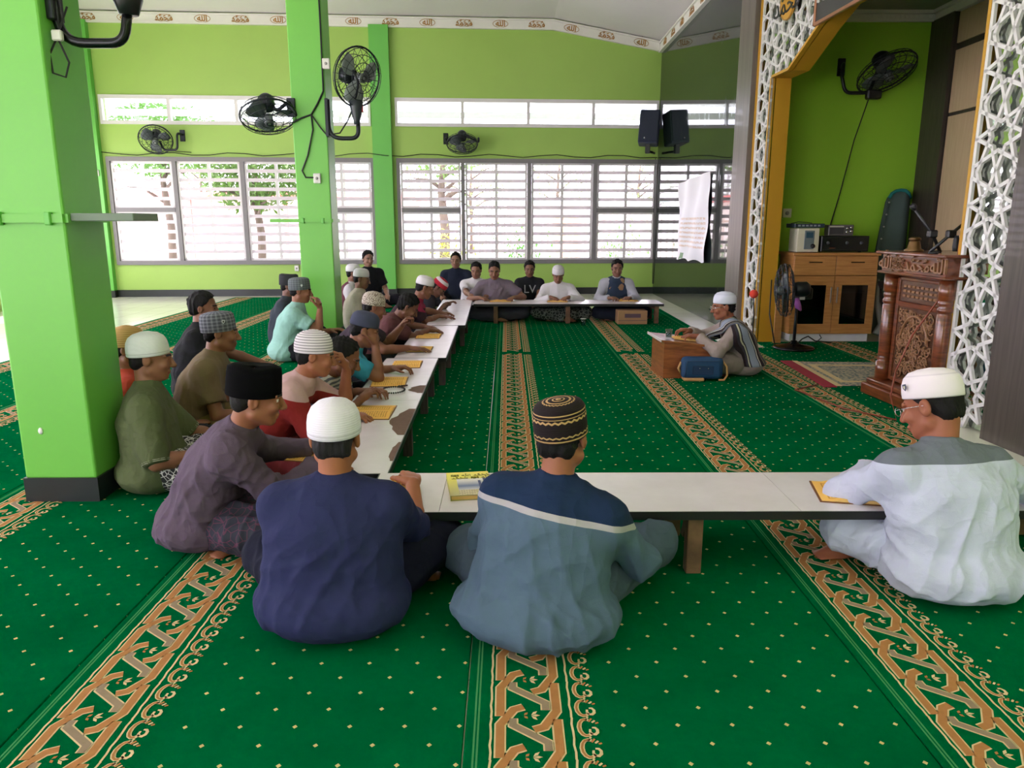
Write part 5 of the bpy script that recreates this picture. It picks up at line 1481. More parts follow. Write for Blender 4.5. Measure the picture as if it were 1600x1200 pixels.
def person(label, pel, face, head, hyaw, hpitch=12, hroll=0, s=1.08, girth=1.0, q='far', tone=(150, 100, 72),
           rh=None, lh=None, relb=None, lelb=None, rdir=None, ldir=None, rn=None, ln=None, rcurl=(.35, .5, .4), lcurl=(.35, .5, .4),
           sleeve='short', top=None, bottom=None, cap=None, hair=True, legs=None, feet=(), lean=.35, nb=None, flare=0.0, seed=1, fold=.006,
           glasses=False, group=None, collar=True, over=None, sarong=False, hem=None, shawl=None, haircol=(17, 15, 16), tilt=0.0, badge=None, trim=None):
    """pel: world x, y of the seat; face/hyaw: degrees turned left from +Y; head: world centre of the head; rh/lh: world wrists"""
    step, fine, cst = {'near': (.016, .0050, .0085), 'mid': (.018, .0075, .0125), 'far': (.024, .0105, .017)}[q]
    a = rad(face); f = np.array([-math.sin(a), math.cos(a)]); r_ = np.array([math.cos(a), math.sin(a)])
    def L(p):
        d = np.array([p[0] - pel[0], p[1] - pel[1]]); return np.array([d @ r_, d @ f, p[2]])
    def D(v): return np.array([np.array(v[:2]) @ r_, np.array(v[:2]) @ f, v[2]])
    root = None
    H = L(head); R = rot3(rad(hyaw - face), rad(hpitch), rad(hroll))
    hl = lambda x, y, z: H + R @ (np.array([x, y, z]) * s)
    # spine
    hp = np.array([0, 0, .125 * s])
    up_dir = unit(np.array([0, lean, 1.0]))
    NB = H - up_dir * .165 * s if nb is None else L(nb)
    NB = NB + np.array([-(H[0]) * .25, 0, 0])
    mid = (hp + NB) / 2 + np.array([0, -.07 * s, 0])
    sp = [hp, (hp + 2 * mid) / 3 * .5 + (hp * .25 + mid * .5 + NB * .25) * .5, mid * .5 + hp * .1 + NB * .4, NB]
    bez = lambda t: hp * (1 - t) ** 2 + mid * 2 * t * (1 - t) + NB * t * t
    S0, S1, S2, S3, S4 = [bez(t) for t in (0, .3, .58, .84, 1)]
    tdir = unit(S4 - S2); side_ = np.array([1.0, 0, 0])
    sw = .160 * s * girth
    shR = S4 - tdir * (.072 + tilt) * s + side_ * sw; shL = S4 - tdir * (.072 - tilt) * s - side_ * sw
    la, lf = .275 * s, .245 * s
    rh_l = L(rh) if rh is not None else np.array([.20 * s, .32 * s, .20 * s]); lh_l = L(lh) if lh is not None else np.array([-.20 * s, .32 * s, .20 * s])
    eR, rh_l = ik(shR, rh_l, la, lf, L(relb) if relb is not None else shR + np.array([.25, -.1, -.5]))
    eL, lh_l = ik(shL, lh_l, la, lf, L(lelb) if lelb is not None else shL + np.array([-.25, -.1, -.5]))
    # legs
    lg = dict(rk=(.34, .36, .13), lk=(-.34, .36, .13), ra=(-.12, .40, .055), la=(.12, .30, .055)) if legs is None else {k: tuple(L(v) / s) for k, v in legs.items()}
    hR, hL = np.array([.10, .02, .115]) * s, np.array([-.10, .02, .115]) * s
    kR, kL, aR, aL = [np.array(lg[k]) * s for k in ('rk', 'lk', 'ra', 'la')]
    # ---------------- body, one surface
    B = SDF()
    g = girth
    B.ell(hp + np.array([0, -.01, 0]), np.array([.165 * g, .12, .115]) * s, .03)
    for p0, p1, r0, r1, kx in ((S0, S1, .112, .100, 1.4), (S1, S2, .100, .108, 1.4), (S2, S3, .108, .080, 1.5)):
        B.cone(p0, p1, r0 * s * g, r1 * s * g, .04, kx)
    B.cone(shL, shR, .058 * s, .058 * s, .05); B.cone(S3, NB, .08 * s, .055 * s, .04)
    for sh in (shL, shR): B.cone(NB + np.array([0, -.01, -.005]), sh, .045 * s, .05 * s, .03)
    B.cone(NB - tdir * .02, hl(0, -.028, -.06), .056 * s, .053 * s, .025)
    # head
    B.ell(hl(0, -.012, .036), np.array([.074, .096, .084]) * s, .02, R)
    B.ell(hl(0, .026, -.035), np.array([.060, .066, .084]) * s, .03, R)
    B.ell(hl(0, .066, -.096), np.array([.024, .020, .018]) * s, .02, R)
    B.cone(hl(-.052, .0, -.062), hl(-.02, .06, -.092), .022 * s, .018 * s, .02); B.cone(hl(.052, .0, -.062), hl(.02, .06, -.092), .022 * s, .018 * s, .02)
    for sx in (-1, 1):
        B.ell(hl(.033 * sx, .106, .002), np.array([.017, .017, .012]) * s, .012, R, 1)
        B.ell(hl(.042 * sx, .070, -.030), np.array([.020, .020, .018]) * s, .02, R)
        B.cone(hl(.014 * sx, .090, .020), hl(.050 * sx, .074, .020), .0095 * s, .008 * s, .010)
    B.cone(hl(0, .090, .006), hl(0, .112, -.034), .0095 * s, .0130 * s, .010)
    for sx in (-1, 1):
        B.ell(hl(.0125 * sx, .101, -.039), np.array([.009, .010, .008]) * s, .005, R)
        B.ell(hl(.032 * sx, .0775, .001), np.array([.0125, .0125, .0115]) * s, .003, R)
        B.ell(hl(.076 * sx, -.010, -.006), np.array([.011, .021, .032]) * s, .006, R)
        B.ell(hl(.084 * sx, -.004, -.004), np.array([.005, .010, .016]) * s, .004, R, 1)
    B.cone(hl(-.020, .090, -.064), hl(.020, .090, -.064), .0062 * s, .0062 * s, .008); B.cone(hl(-.016, .087, -.076), hl(.016, .087, -.076), .0066 * s, .0066 * s, .008)
    # arms and hands
    zones = [(H, .15 * s)]
    for sh, el, wr, hd, dr, n, cu, sd in ((shR, eR, rh_l, rh, rdir, rn, rcurl, 1), (shL, eL, lh_l, lh, ldir, ln, lcurl, -1)):
        B.cone(sh, el, .052 * s * g, .041 * s, .03); B.cone(el, lerp(el, wr, .3), .041 * s, .042 * s, .015); B.cone(lerp(el, wr, .3), wr, .042 * s, .026 * s, .015)
        d = D(dr) if dr is not None else unit(wr - el); nn = D(n) if n is not None else np.array([0, 0, 1.0]) - .2 * d
        hand_prims(B, wr, d, nn, sd, cu, s * 1.05, 1.25 if q == 'far' else 1.0)
        if hd is not None: zones.append((wr + d * .09 * s, .12 * s))
    for h, k_, an in ((hR, kR, aR), (hL, kL, aL)):
        B.cone(h, k_, .088 * s, .060 * s, .03); B.cone(k_, lerp(k_, an, .35), .056 * s, .054 * s, .02); B.cone(lerp(k_, an, .35), an, .052 * s, .034 * s, .02)
    for nm, an, kk in (('r', aR, kR), ('l', aL, kL)):
        d = unit((an - kk) * np.array([1, 1, .1]))
        sd = 1 if nm == 'r' else -1
        upv = unit(np.array([0, -.25, 1.0])) if nm not in feet else np.array([0, 0, 1.0])
        if nm in feet: zones.append((an + d * .09, .13 * s))
        foot_prims(B, an, d, upv, s)
    V, Q = B.mesh(step, zones if q != 'far' else [(H, .15 * s)] + zones[1:], fine)
    V = relax(V, Q, 1, .35)
    C = V[Q].mean(1); P = (C - H) @ R / s
    mi = np.zeros(len(Q), int)
    ax = np.abs(P[:, 0])
    ball = (np.sqrt((ax - .032) ** 2 + (P[:, 1] - .0775) ** 2 + (P[:, 2] - .001) ** 2) < .0142) & (P[:, 1] > .079) & (np.abs(P[:, 2] - .001) < .0055)
    if q == 'near' or glasses: mi[ball] = 1
    mi[ball & (np.sqrt((ax - .031) ** 2 + (P[:, 2] - .0005) ** 2) < .0062)] = 2
    mi[(P[:, 1] > .083) & (ax < .025 - np.abs(P[:, 2] + .070) * .6) & (np.abs(P[:, 2] + .070) < .013)] = 3
    mi[(P[:, 1] > .066) & (ax > .012) & (ax < .052) & (np.abs(P[:, 2] - .024 + (ax - .03) ** 2 * 6) < .0045)] = 4
    root = mesh_np('person', V, Q, skin_mats(tone), None, True, mi, None, (pel[0], pel[1], 0), a)
    props(root, label, 'person', group)
    # ---------------- trousers or sarong
    if bottom is not None:
        T = SDF()
        T.ell(hp + np.array([0, -.005, .0]), np.array([.185 * g, .135, .125]) * s, .03)
        for h, k_, an in ((hR, kR, aR), (hL, kL, aL)):
            T.cone(h, k_, .112 * s, .085 * s, .04); T.cone(k_, lerp(k_, an, .86), .084 * s, .064 * s, .035, 1.0, 1)
        if sarong:
            T.ell((kR + kL) / 2 + np.array([0, -.10, -.01]), np.array([.30, .22, .11]) * s, .06)
        V, Q = T.mesh(cst); V = folds(V, Q, fold * 1.1, seed + 7); V[:, 2] = np.maximum(V[:, 2], .004)
        mesh_np('sarong' if sarong else 'trousers', V, Q, bottom, root)
    # ---------------- top
    if top is not None:
        T = SDF(); e = .017 * s
        T.ell(hp + np.array([0, -.015, .02]), np.array([.185 * g, .145, .135]) * s, .05)
        if flare: T.ell(hp + np.array([0, -.045, -.03]), np.array([.215 + flare, .165 + flare * .6, .115]) * s, .06)
        for p0, p1, r0, r1, kx in ((S0, S1, .120, .118, 1.5), (S1, S2, .118, .114, 1.5), (S2, S3, .114, .086, 1.5)):
            T.cone(p0, p1, r0 * s * g + e * .8, r1 * s * g + e * .8, .05, kx)
        T.cone(shL, shR, .060 * s + e * .6, .060 * s + e * .6, .06); T.cone(S3, NB - tdir * .01, .085 * s + e * .5, .062 * s, .05)
        for sh in (shL, shR): T.cone(NB + np.array([0, -.012, -.012]), sh, .048 * s + e * .3, .052 * s + e * .6, .04)
        if collar: T.cone(NB - tdir * .03, NB + unit(hl(0, -.028, -.06) - NB) * .048 * s, .072 * s, .064 * s, .015, 1.0, 1)
        for sh, el, wr in ((shR, eR, rh_l), (shL, eL, lh_l)):
            if sleeve == 'long':
                T.cone(sh, el, .054 * s * g + e * .7, .048 * s + e * .7, .05); T.cone(el, lerp(el, wr, .95), .052 * s + e * .6, .036 * s + e * .7, .03, 1.0, 1)
            elif sleeve == 'elbow':
                T.cone(sh, lerp(sh, el, .8), .054 * s * g + e * .8, .052 * s + e, .05); T.cone(lerp(sh, el, .75), lerp(sh, el, 1.03), .052 * s + e, .052 * s + e, .02, 1.0, 1)
            else:
                T.cone(sh, lerp(sh, el, .72), .054 * s * g + e * .8, .058 * s + e, .05, 1.0, 1)
        if hem is not None: T.plane((0, 0, hem), (0, 0, -1))
        V, Q = T.mesh(cst)
        V = folds(V, Q, fold, seed, 1.0, NB[2]); V = relax(V, Q, 1, .3); V[:, 2] = np.maximum(V[:, 2], .005)
        shirt_o = mesh_np('shirt', V, Q, top, root)
        if trim is not None:
            for sh, el in ((shR, eR), (shL, eL)):
                for t0 in (.965, .995):
                    W = SDF(); W.cone(lerp(sh, el, t0), lerp(sh, el, t0 + .012), .052 * s + e + .004, .052 * s + e + .004, 0, 1.0, 2)
                    V, Q = W.mesh(.006); mesh_np('sleeve_trim', V, Q, trim, root)
    if over is not None:        # waistcoat over the shirt
        T = SDF(); e = .03 * s
        T.ell(hp + np.array([0, -.015, .03]), np.array([.20 * g, .16, .14]) * s, .05)
        for p0, p1, r0, r1, kx in ((S0, S1, .118, .108, 1.4), (S1, S2, .108, .112, 1.42), (S2, S3, .112, .086, 1.5)):
            T.cone(p0, p1, r0 * s * g + e, r1 * s * g + e, .05, kx)
        T.cone(S3, NB - tdir * .03, .085 * s + e * .7, .068 * s, .05)
        V, Q = T.mesh(cst); V = folds(V, Q, fold, seed + 3)
        mesh_np('waistcoat', V, Q, over, root)
    if shawl is not None:       # striped scarf laid over the shoulders, hanging down the back
        W = []; n1, n2 = 30, 9
        pts = [S0 + np.array([-.24, -.14, -.03]) * s, S1 + np.array([-.26, -.12, .0]) * s, S2 + np.array([-.26, -.09, .04]) * s, S3 + np.array([-.20, -.07, .08]) * s, NB + np.array([-.13, -.03, .06]) * s, NB + np.array([-.10, .10, .02]) * s, S3 + np.array([-.09, .22, -.02]) * s, S2 + np.array([-.09, .26, -.02]) * s]
        for i in range(n1):
            t = i / (n1 - 1) * (len(pts) - 1); j = min(int(t), len(pts) - 2); c = lerp(pts[j], pts[j + 1], t - j)
            q_ = min(1, max(0, (t - 2.4) / 1.4)); u = unit(np.array([.50, -.86, 0]) * (1 - q_) + np.array([-1.0, 0, 0]) * q_); wd = .40 * (1 - q_) + .19 * q_
            for k in range(n2):
                W.append(c + u * (k / (n2 - 1) - .5) * wd * s)
        W = np.array(W); fs = [[i * n2 + k, i * n2 + k + 1, (i + 1) * n2 + k + 1, (i + 1) * n2 + k] for i in range(n1 - 1) for k in range(n2 - 1)]
        uv = []
        for i in range(n1 - 1):
            for k in range(n2 - 1):
                for ii, kk in ((i, k), (i, k + 1), (i + 1, k + 1), (i + 1, k)): uv.append((kk / (n2 - 1), ii / (n1 - 1)))
        o = mesh_np('shawl', W, fs, shawl, root, True, None, uv)
        md = o.modifiers.new('wrap', 'SHRINKWRAP'); md.target = shirt_o; md.wrap_method = 'NEAREST_SURFACEPOINT'; md.wrap_mode = 'OUTSIDE_SURFACE'; md.offset = .010
        md = o.modifiers.new('smooth', 'SMOOTH'); md.iterations = 3; md.factor = .4
        md = o.modifiers.new('thickness', 'SOLIDIFY'); md.thickness = .010; md.offset = 0
    # ---------------- hair
    if hair:
        T = SDF()
        grow = .004 if cap else .011
        T.ell(hl(0, -.014, .036), (np.array([.074, .096, .084]) + grow) * s, .02, R)
        T.cone(hl(-.03, -.062, -.030), hl(.03, -.062, -.030), .034 * s, .034 * s, .03)
        T.plane(hl(0, .0, -.002), R @ np.array([0, .80, -.60]))
        T.plane(hl(0, -.06, -.082), R @ np.array([0, .25, -1.0]))
        if cap: T.plane(hl(0, 0, .045), R @ np.array([0, 0, 1.0]))
        V, Q = T.mesh(max(fine * 1.1, .0055), floor=-1)
        V = folds(V, Q, .010 if cap is None else .004, seed + 5, 4.0)
        mesh_np('hair', V, Q, HAIR(haircol), root)
    # ---------------- cap
    if cap is not None:
        kind, cm = cap
        prof, tilt, zc, ex = {
            'dome': ([(.084, 0), (.087, .004), (.0875, .026), (.085, .052), (.078, .076), (.062, .095), (.036, .105), (.0, .109)], 8, .028, 1.20),
            'knit': ([(.086, 0), (.089, .003), (.0895, .022), (.0885, .046), (.084, .072), (.073, .095), (.052, .112), (.030, .118), (.020, .122), (.0, .124)], 9, .014, 1.17),
            'tall': ([(.085, 0), (.087, .003), (.0872, .036), (.0862, .070), (.083, .096), (.074, .110), (.048, .119), (.0, .123)], 10, .006, 1.22),
            'songkok': ([(.087, 0), (.089, .003), (.0885, .04), (.087, .088), (.084, .112), (.066, .122), (.02, .116), (.0, .115)], 4, .008, 1.24)}[kind]
        n = 28 if q != 'far' else 18
        pr = [(0.0, .004)] + prof
        W = []
        for j in range(n):
            t = 2 * math.pi * j / n
            for (r, z) in prof:
                W.append((r * math.sin(t), r * math.cos(t) * ex, z + (.004 * math.cos(2 * t) if kind == 'songkok' and z > .05 else 0)))
        W = np.array(W); m_ = len(prof)
        tl = rad(tilt); RX = np.array([[1, 0, 0], [0, math.cos(tl), -math.sin(tl)], [0, math.sin(tl), math.cos(tl)]])
        W = (W @ RX.T + np.array([0, -.013, zc])) * s @ R.T + H
        arc = np.concatenate([[0], np.cumsum(np.hypot(*np.diff(np.array(prof), axis=0).T))]); arc /= arc[-1]
        fs, uv = [], []
        for j in range(n):
            for i in range(m_ - 1):
                fs.append((j * m_ + i, ((j + 1) % n) * m_ + i, ((j + 1) % n) * m_ + i + 1, j * m_ + i + 1)[::-1])
                uv += [((j) / n, arc[i]), ((j + 1) / n, arc[i]), ((j + 1) / n, arc[i + 1]), (j / n, arc[i + 1])][::-1]
        o = mesh_np('cap', W, fs, cm, root, True, None, uv)
        md = o.modifiers.new('thickness', 'SOLIDIFY'); md.thickness = .004; md.offset = -1
    if badge is not None and cap is not None:
        an, bz, bc = badge; an = rad(an); M = MB(); n_ = np.array([-math.sin(an), math.cos(an), .05]); t_ = np.array([math.cos(an), math.sin(an), 0])
        c = np.array([-math.sin(an) * .0885, math.cos(an) * .0885 * ex - .013, zc + bz])
        q8 = [(-.009, .012), (.009, .012), (.009, -.002), (0, -.013), (-.009, -.002)]
        M.poly([hl(*(c + t_ * x + np.array([0, 0, z]) + n_ * .004)) for x, z in q8])
        M.mi = 1; M.poly([hl(*(c + t_ * x * .5 + np.array([0, 0, z * .5]) + n_ * .0048)) for x, z in q8])
        o = M.build('cap_badge', [mat('badge_%d' % bc[0], bc, .6), mat('badge_centre_%d' % bc[0], tuple(255 - v for v in bc), .6)], root)
        o.modifiers.new('thickness', 'SOLIDIFY').thickness = .002
    if glasses:
        G = MB()
        for sx in (-1, 1):
            G.tube([hl(.033 * sx + .021 * math.cos(t), .108, -.002 + .016 * math.sin(t)) for t in np.linspace(0, 2 * math.pi, 17)[:-1]], .0016, 6, True)
            G.tube([hl(.054 * sx, .106, .004), hl(.074 * sx, .05, .006), hl(.080 * sx, -.01, .004), hl(.079 * sx, -.03, -.012)], .0016, 6)
        G.tube([hl(-.012, .110, .0), hl(0, .113, .004), hl(.012, .110, .0)], .0014, 6)
        G.build('glasses', mat('spectacle_wire', (190, 190, 190), 0.25, 0.9), root)
    return root

# cap materials (uv: x round the cap, y from rim to crown)
def uvsep(k):
    return k.sep(k.n('UVMap').outputs[0])
def knit_white(name='white_knit', c=(220, 214, 226), ribs=True):
    if name in MATS: return MATS[name]
    k = NT(name, 0.9, 0, 0.2); u = uvsep(k)
    w = k.math('SINE', k.math('MULTIPLY', u[0], 120.0)); w2 = k.math('SINE', k.math('MULTIPLY', u[1], 150.0))
    k.color(k.mix(k.math('LESS_THAN', k.math('ABSOLUTE', k.math('SUBTRACT', u[1], .10)), .012), lin(c), tuple(x * .75 for x in lin(c)[:3]) + (1,)))
    k.bump(k.math('ADD', k.math('MULTIPLY', w, .25 if ribs else .05), k.math('MULTIPLY', w2, .35)), 0.35, 0.003)
    MATS[name] = k.m; return k.m
def stripe_cap(name, c1, c2, rows=9.0, duty=.35):
    if name in MATS: return MATS[name]
    k = NT(name, 0.9, 0, 0.2); u = uvsep(k)
    fr = k.math('FRACT', k.math('MULTIPLY', u[1], rows))
    k.color(k.mix(k.math('LESS_THAN', fr, duty), lin(c1), lin(c2)))
    MATS[name] = k.m; return k.m
def plaid_cap(name, c1, c2):
    if name in MATS: return MATS[name]
    k = NT(name, 0.9, 0, 0.2); u = uvsep(k)
    a = k.math('LESS_THAN', k.math('FRACT', k.math('MULTIPLY', u[0], 22.0)), .4); b = k.math('LESS_THAN', k.math('FRACT', k.math('MULTIPLY', u[1], 9.0)), .4)
    k.color(k.mix(k.math('MULTIPLY', k.math('ADD', a, b), .5), lin(c1), lin(c2)))
    MATS[name] = k.m; return k.m
def zigzag_cap(name='black_gold_weave'):
    """black cap with gold zigzag rows and a ringed crown"""
    if name in MATS: return MATS[name]
    k = NT(name, 0.85, 0, 0.2); u = uvsep(k)
    tri = k.math('ABSOLUTE', k.math('SUBTRACT', k.math('FRACT', k.math('MULTIPLY', u[0], 26.0)), .5))
    def row(v0, amp, th):
        d = k.math('ABSOLUTE', k.math('SUBTRACT', k.math('SUBTRACT', u[1], v0), k.math('MULTIPLY', tri, amp)))
        return k.math('LESS_THAN', d, th)
    def line(v0, th): return k.math('LESS_THAN', k.math('ABSOLUTE', k.math('SUBTRACT', u[1], v0)), th)
    g = row(.10, .05, .014)
    for x in (line(.045, .014), row(.36, .06, .018), line(.49, .010), line(.43, .006), line(.80, .018), line(.90, .012), row(.72, .04, .012), line(.97, .02)):
        g = k.math('MAXIMUM', g, x)
    k.color(k.mix(g, lin((30, 22, 24)), lin((176, 142, 98))))
    k.bump(k.math('SINE', k.math('MULTIPLY', u[1], 200.0)), 0.3, 0.002)
    MATS[name] = k.m; return k.m
# ------------------------------------------------------------------ the men
K_NAVY = cloth_mat('navy_jersey', (38, 42, 78), .08)
K_NAVYD = cloth_mat('dark_navy_cotton', (20, 22, 40))
K_BLACK = cloth_mat('black_cotton', (24, 25, 28)); K_BLACKD = cloth_mat('black_trouser', (26, 26, 32))
FL = (.35, .45, .35); FIST = (.9, 1.25, .9); REST = (.45, .7, .5); FLAT = (.12, .2, .15)
# --- front row, backs to the camera
person('man in navy long T-shirt and white knitted cap, seated with his back to the camera', (-.655, 2.62), 0, (-.655, 2.74, .70), 2, 8, 0, 1.12, 1.10, 'near', (158, 96, 66),
       rh=(-.42, 3.15, .365), lh=(-.84, 3.12, .34), relb=(-.34, 2.95, .1), lelb=(-.92, 2.9, .1), rdir=(-.22, .95, .05), rn=(.30, -.10, .95), rcurl=(.75, 1.0, .7), lcurl=REST, sleeve='elbow',
       top=K_NAVY, bottom=K_NAVYD, cap=('knit', knit_white()), flare=.05, seed=3, fold=.006, lean=.18, haircol=(36, 34, 36),
       legs=dict(rk=(-.28, 3.0, .16), lk=(-1.00, 2.90, .15), ra=(-.70, 3.02, .05), la=(-.42, 2.94, .05)))
p2 = person('man in slate-blue shirt with navy yoke and white stripe, in a black and gold cap', (.115, 2.56), -12, (.205, 2.66, .725), -24, 6, -4, 1.12, 1.06, 'near', (150, 92, 66),
       rh=(.40, 2.92, .20), lh=(.02, 3.06, .30), relb=(.75, 2.55, .05), lelb=(-.15, 2.7, .2), rcurl=REST, sleeve='long',
       top=banded_cloth('slate_shirt_navy_yoke', (84, 104, 124), [(.452, .474, (178, 172, 178)), (.474, 2.0, (28, 46, 78))], (.16, .20, .965)), bottom=cloth_mat('slate_trouser', (70, 84, 98)),
       cap=('tall', zigzag_cap()), flare=.07, seed=8, fold=.009, lean=.22, tilt=.025,
       legs=dict(rk=(.62, 2.94, .17), lk=(-.16, 2.92, .14), ra=(.16, 3.02, .05), la=(.34, 2.90, .05)))
person('man in pale blue robe with grey yoke and white cap at the front table', (1.84, 2.88), 8, (1.80, 3.06, .74), 38, 22, 4, 1.16, 1.10, 'near', (150, 88, 64),
       rh=(2.20, 3.30, .36), lh=(1.72, 3.34, .36), relb=(2.42, 3.0, .30), lelb=(1.46, 3.12, .30), ldir=(.9, .4, -.05), lcurl=REST, sleeve='long',
       top=banded_cloth('pale_blue_robe_grey_yoke', (200, 204, 228), [(.535, 2.0, (112, 118, 128))], (0, .18, .98), .35), bottom=cloth_mat('pale_blue_cotton', (194, 200, 224), .06, .35),
       cap=('dome', stripe_cap('plain_white_cap', (222, 212, 218), (206, 196, 204), 2.0, .08)), flare=.05, badge=(62, .052, (62, 66, 92)), seed=12, fold=.011, lean=.40, glasses=True, feet=('r',),
       legs=dict(rk=(2.20, 3.20, .15), lk=(1.52, 3.13, .15), ra=(1.55, 3.17, .055), la=(2.0, 3.18, .05)))
# --- left row along the run of tables, front to back
person('man in purple-grey long-sleeved shirt and black velvet cap, reaching over the table', (-1.44, 3.38), -78, (-1.125, 3.27, .735), -74, 10, 3, 1.10, 1.02, 'near', (146, 92, 66),
       rh=(-.90, 3.42, .365), lh=(-1.0, 3.75, .34), relb=(-1.16, 3.10, .36), lelb=(-1.25, 3.8, .3), rdir=(.95, .30, -.12), rcurl=REST, sleeve='long',
       top=cloth_mat('purple_grey_twill', (88, 74, 90), .10, .35), bottom=print_cloth('dark_batik_sarong', (44, 46, 56), (82, 48, 66), 26.0, .04), cap=('songkok', mat('black_velvet', (9, 9, 11), .95, var=.1, spec=.08)), flare=.02, seed=21, fold=.010, lean=.50, feet=('l',),
       legs=dict(rk=(-1.05, 3.13, .14), lk=(-1.05, 3.62, .14), ra=(-1.10, 3.45, .05), la=(-1.27, 3.27, .05)), haircol=(30, 28, 28), sarong=True)
person('man in brick-red shirt with pink yoke and ribbed white cap, hand at his cheek', (-1.52, 4.42), -88, (-1.14, 4.38, .73), -80, 12, 0, 1.08, 1.05, 'mid', (150, 92, 64),
       rh=(-.98, 4.44, .345), lh=(-1.00, 4.56, .60), relb=(-1.18, 4.22, .36), lelb=(-.93, 4.62, .34), rdir=(1, .06, -.10), ldir=(-.2, -.25, .9), ln=(.9, .3, .2), rcurl=REST, lcurl=FIST, sleeve='elbow',
       top=banded_cloth('brick_red_shirt_pink_yoke', (138, 40, 38), [(.575, 2.0, (196, 160, 160))], (0, .35, .94)), bottom=cloth_mat('dark_red_sarong', (96, 30, 34)), cap=('knit', stripe_cap('ribbed_white_cap', (216, 208, 214), (120, 112, 122), 12.0, .28)), seed=31, lean=.5, sarong=True)
person('man with short black hair in a white striped shirt, leaning over the table', (-1.55, 5.02), -88, (-1.08, 4.86, .625), -85, 24, 0, 1.06, 1.0, 'mid', (128, 82, 60),
       rh=(-.98, 4.80, .34), lh=(-.95, 5.10, .34), relb=(-1.2, 4.7, .3), lelb=(-1.2, 5.2, .35), rcurl=REST, sleeve='short', top=striped_cloth('white_striped_jersey', (206, 200, 206), (110, 110, 130), 30.0), bottom=K_BLACKD, cap=None, seed=41, lean=.9)
person('man in teal T-shirt and dark navy cap, resting his forehead on his hand', (-1.50, 5.66), -86, (-1.08, 5.62, .70), -76, 22, 0, 1.06, 1.0, 'mid', (132, 84, 62),
       rh=(-1.00, 5.60, .60), lh=(-.92, 5.95, .34), relb=(-.96, 5.56, .34), lelb=(-1.15, 5.95, .35), rdir=(-.25, .05, .95), rn=(.9, -.2, .3), rcurl=REST, lcurl=REST, sleeve='short', top=cloth_mat('teal_jersey', (56, 140, 166)), bottom=K_BLACKD, cap=('dome', mat('navy_grey_felt_cap', (58, 62, 86), .9)), seed=51, lean=.6)
person('man in dark shirt and patterned cream cap, arm stretched over the table', (-1.55, 6.98), -88, (-1.25, 7.02, .72), -72, 18, 0, 1.06, 1.0, 'mid', (126, 80, 60),
       rh=(-.92, 6.92, .345), lh=(-1.02, 7.25, .52), relb=(-1.15, 6.72, .34), lelb=(-.98, 7.35, .34), rdir=(1, .05, -.05), rcurl=FLAT, lcurl=FIST, sleeve='short', top=cloth_mat('dark_plum_jersey', (58, 46, 58)), bottom=K_BLACKD, cap=('knit', print_cloth('cream_patterned_cap', (206, 196, 184), (120, 104, 96), 70.0, .12)), seed=61, lean=.5)
person('bareheaded man in maroon-brown shirt, bending low over the table', (-1.48, 7.98), -86, (-1.05, 7.92, .62), -80, 34, 0, 1.10, 1.15, 'mid', (112, 72, 56),
       rh=(-.86, 8.12, .345), lh=(-.92, 8.4, .34), relb=(-1.1, 7.8, .34), lelb=(-1.1, 8.5, .34), rdir=(1, .12, -.05), rcurl=REST, sleeve='short', top=cloth_mat('maroon_brown_cotton', (92, 56, 58)), bottom=K_BLACKD, cap=None, seed=71, lean=.9)
person('man in magenta-shouldered dark shirt and white cap, both arms on the table', (-1.42, 9.18), -85, (-1.00, 9.12, .72), -76, 22, 0, 1.08, 1.05, 'mid', (128, 84, 64),
       rh=(-.86, 9.35, .345), lh=(-.84, 9.66, .345), relb=(-1.1, 9.0, .34), lelb=(-1.1, 9.7, .34), rdir=(1, .1, -.05), ldir=(1, .1, -.05), rcurl=FLAT, lcurl=REST, sleeve='short', top=banded_cloth('dark_shirt_magenta_yoke', (66, 46, 56), [(.545, 2.0, (150, 40, 72))], (0, .35, .94)), bottom=K_BLACKD, cap=('dome', stripe_cap('plain_white_cap_b', (214, 208, 214), (196, 190, 198), 2.0, .1)), seed=81, lean=.6)
person('man in dark grey shirt and red-and-white cap, head bowed beside the far table', (-1.30, 10.32), -85, (-.94, 10.30, .62), -95, 48, 0, 1.05, 1.0, 'mid', (110, 74, 60),
       rh=(-.90, 10.15, .34), lh=(-.86, 10.5, .34), sleeve='short', top=cloth_mat('charcoal_jersey', (52, 52, 60)), bottom=K_BLACKD, cap=('dome', stripe_cap('red_white_cap', (206, 196, 200), (168, 36, 52), 1.6, .55)), seed=91, lean=.8)
# --- second row at the left
person('man in olive green shirt and white cap against the big left column', (-2.01, 4.14), -70, (-2.03, 4.20, .745), -74, 6, 0, 1.10, 1.02, 'mid', (132, 88, 64),
       rh=(-1.70, 4.06, .22), lh=(-1.68, 4.40, .20), relb=(-2.0, 3.82, .22), rcurl=REST, sleeve='elbow', top=cloth_mat('olive_cotton', (84, 92, 62), .1, .35), bottom=print_cloth('black_white_batik', (44, 44, 46), (190, 188, 184), 40.0, .06), cap=('knit', knit_white('soft_white_cap', (212, 216, 214), True)), flare=.02, trim=mat('pale_hem_stitch', (190, 192, 170), .8), seed=101, lean=.15, sarong=True,
       legs=dict(rk=(-1.58, 3.98, .14), lk=(-1.62, 4.52, .14), ra=(-1.66, 4.30, .05), la=(-1.75, 4.22, .05)))
person('man in red shirt and tan woven cap, mostly hidden behind the big left column', (-2.44, 4.74), -60, (-2.39, 4.68, .72), -80, 8, 0, 1.05, 1.0, 'mid', (130, 84, 60), top=cloth_mat('red_orange_cotton', (176, 66, 48)), bottom=K_BLACKD, cap=('knit', stripe_cap('tan_woven_cap', (196, 156, 104), (168, 128, 80), 14.0, .4)), seed=111, lean=.1)
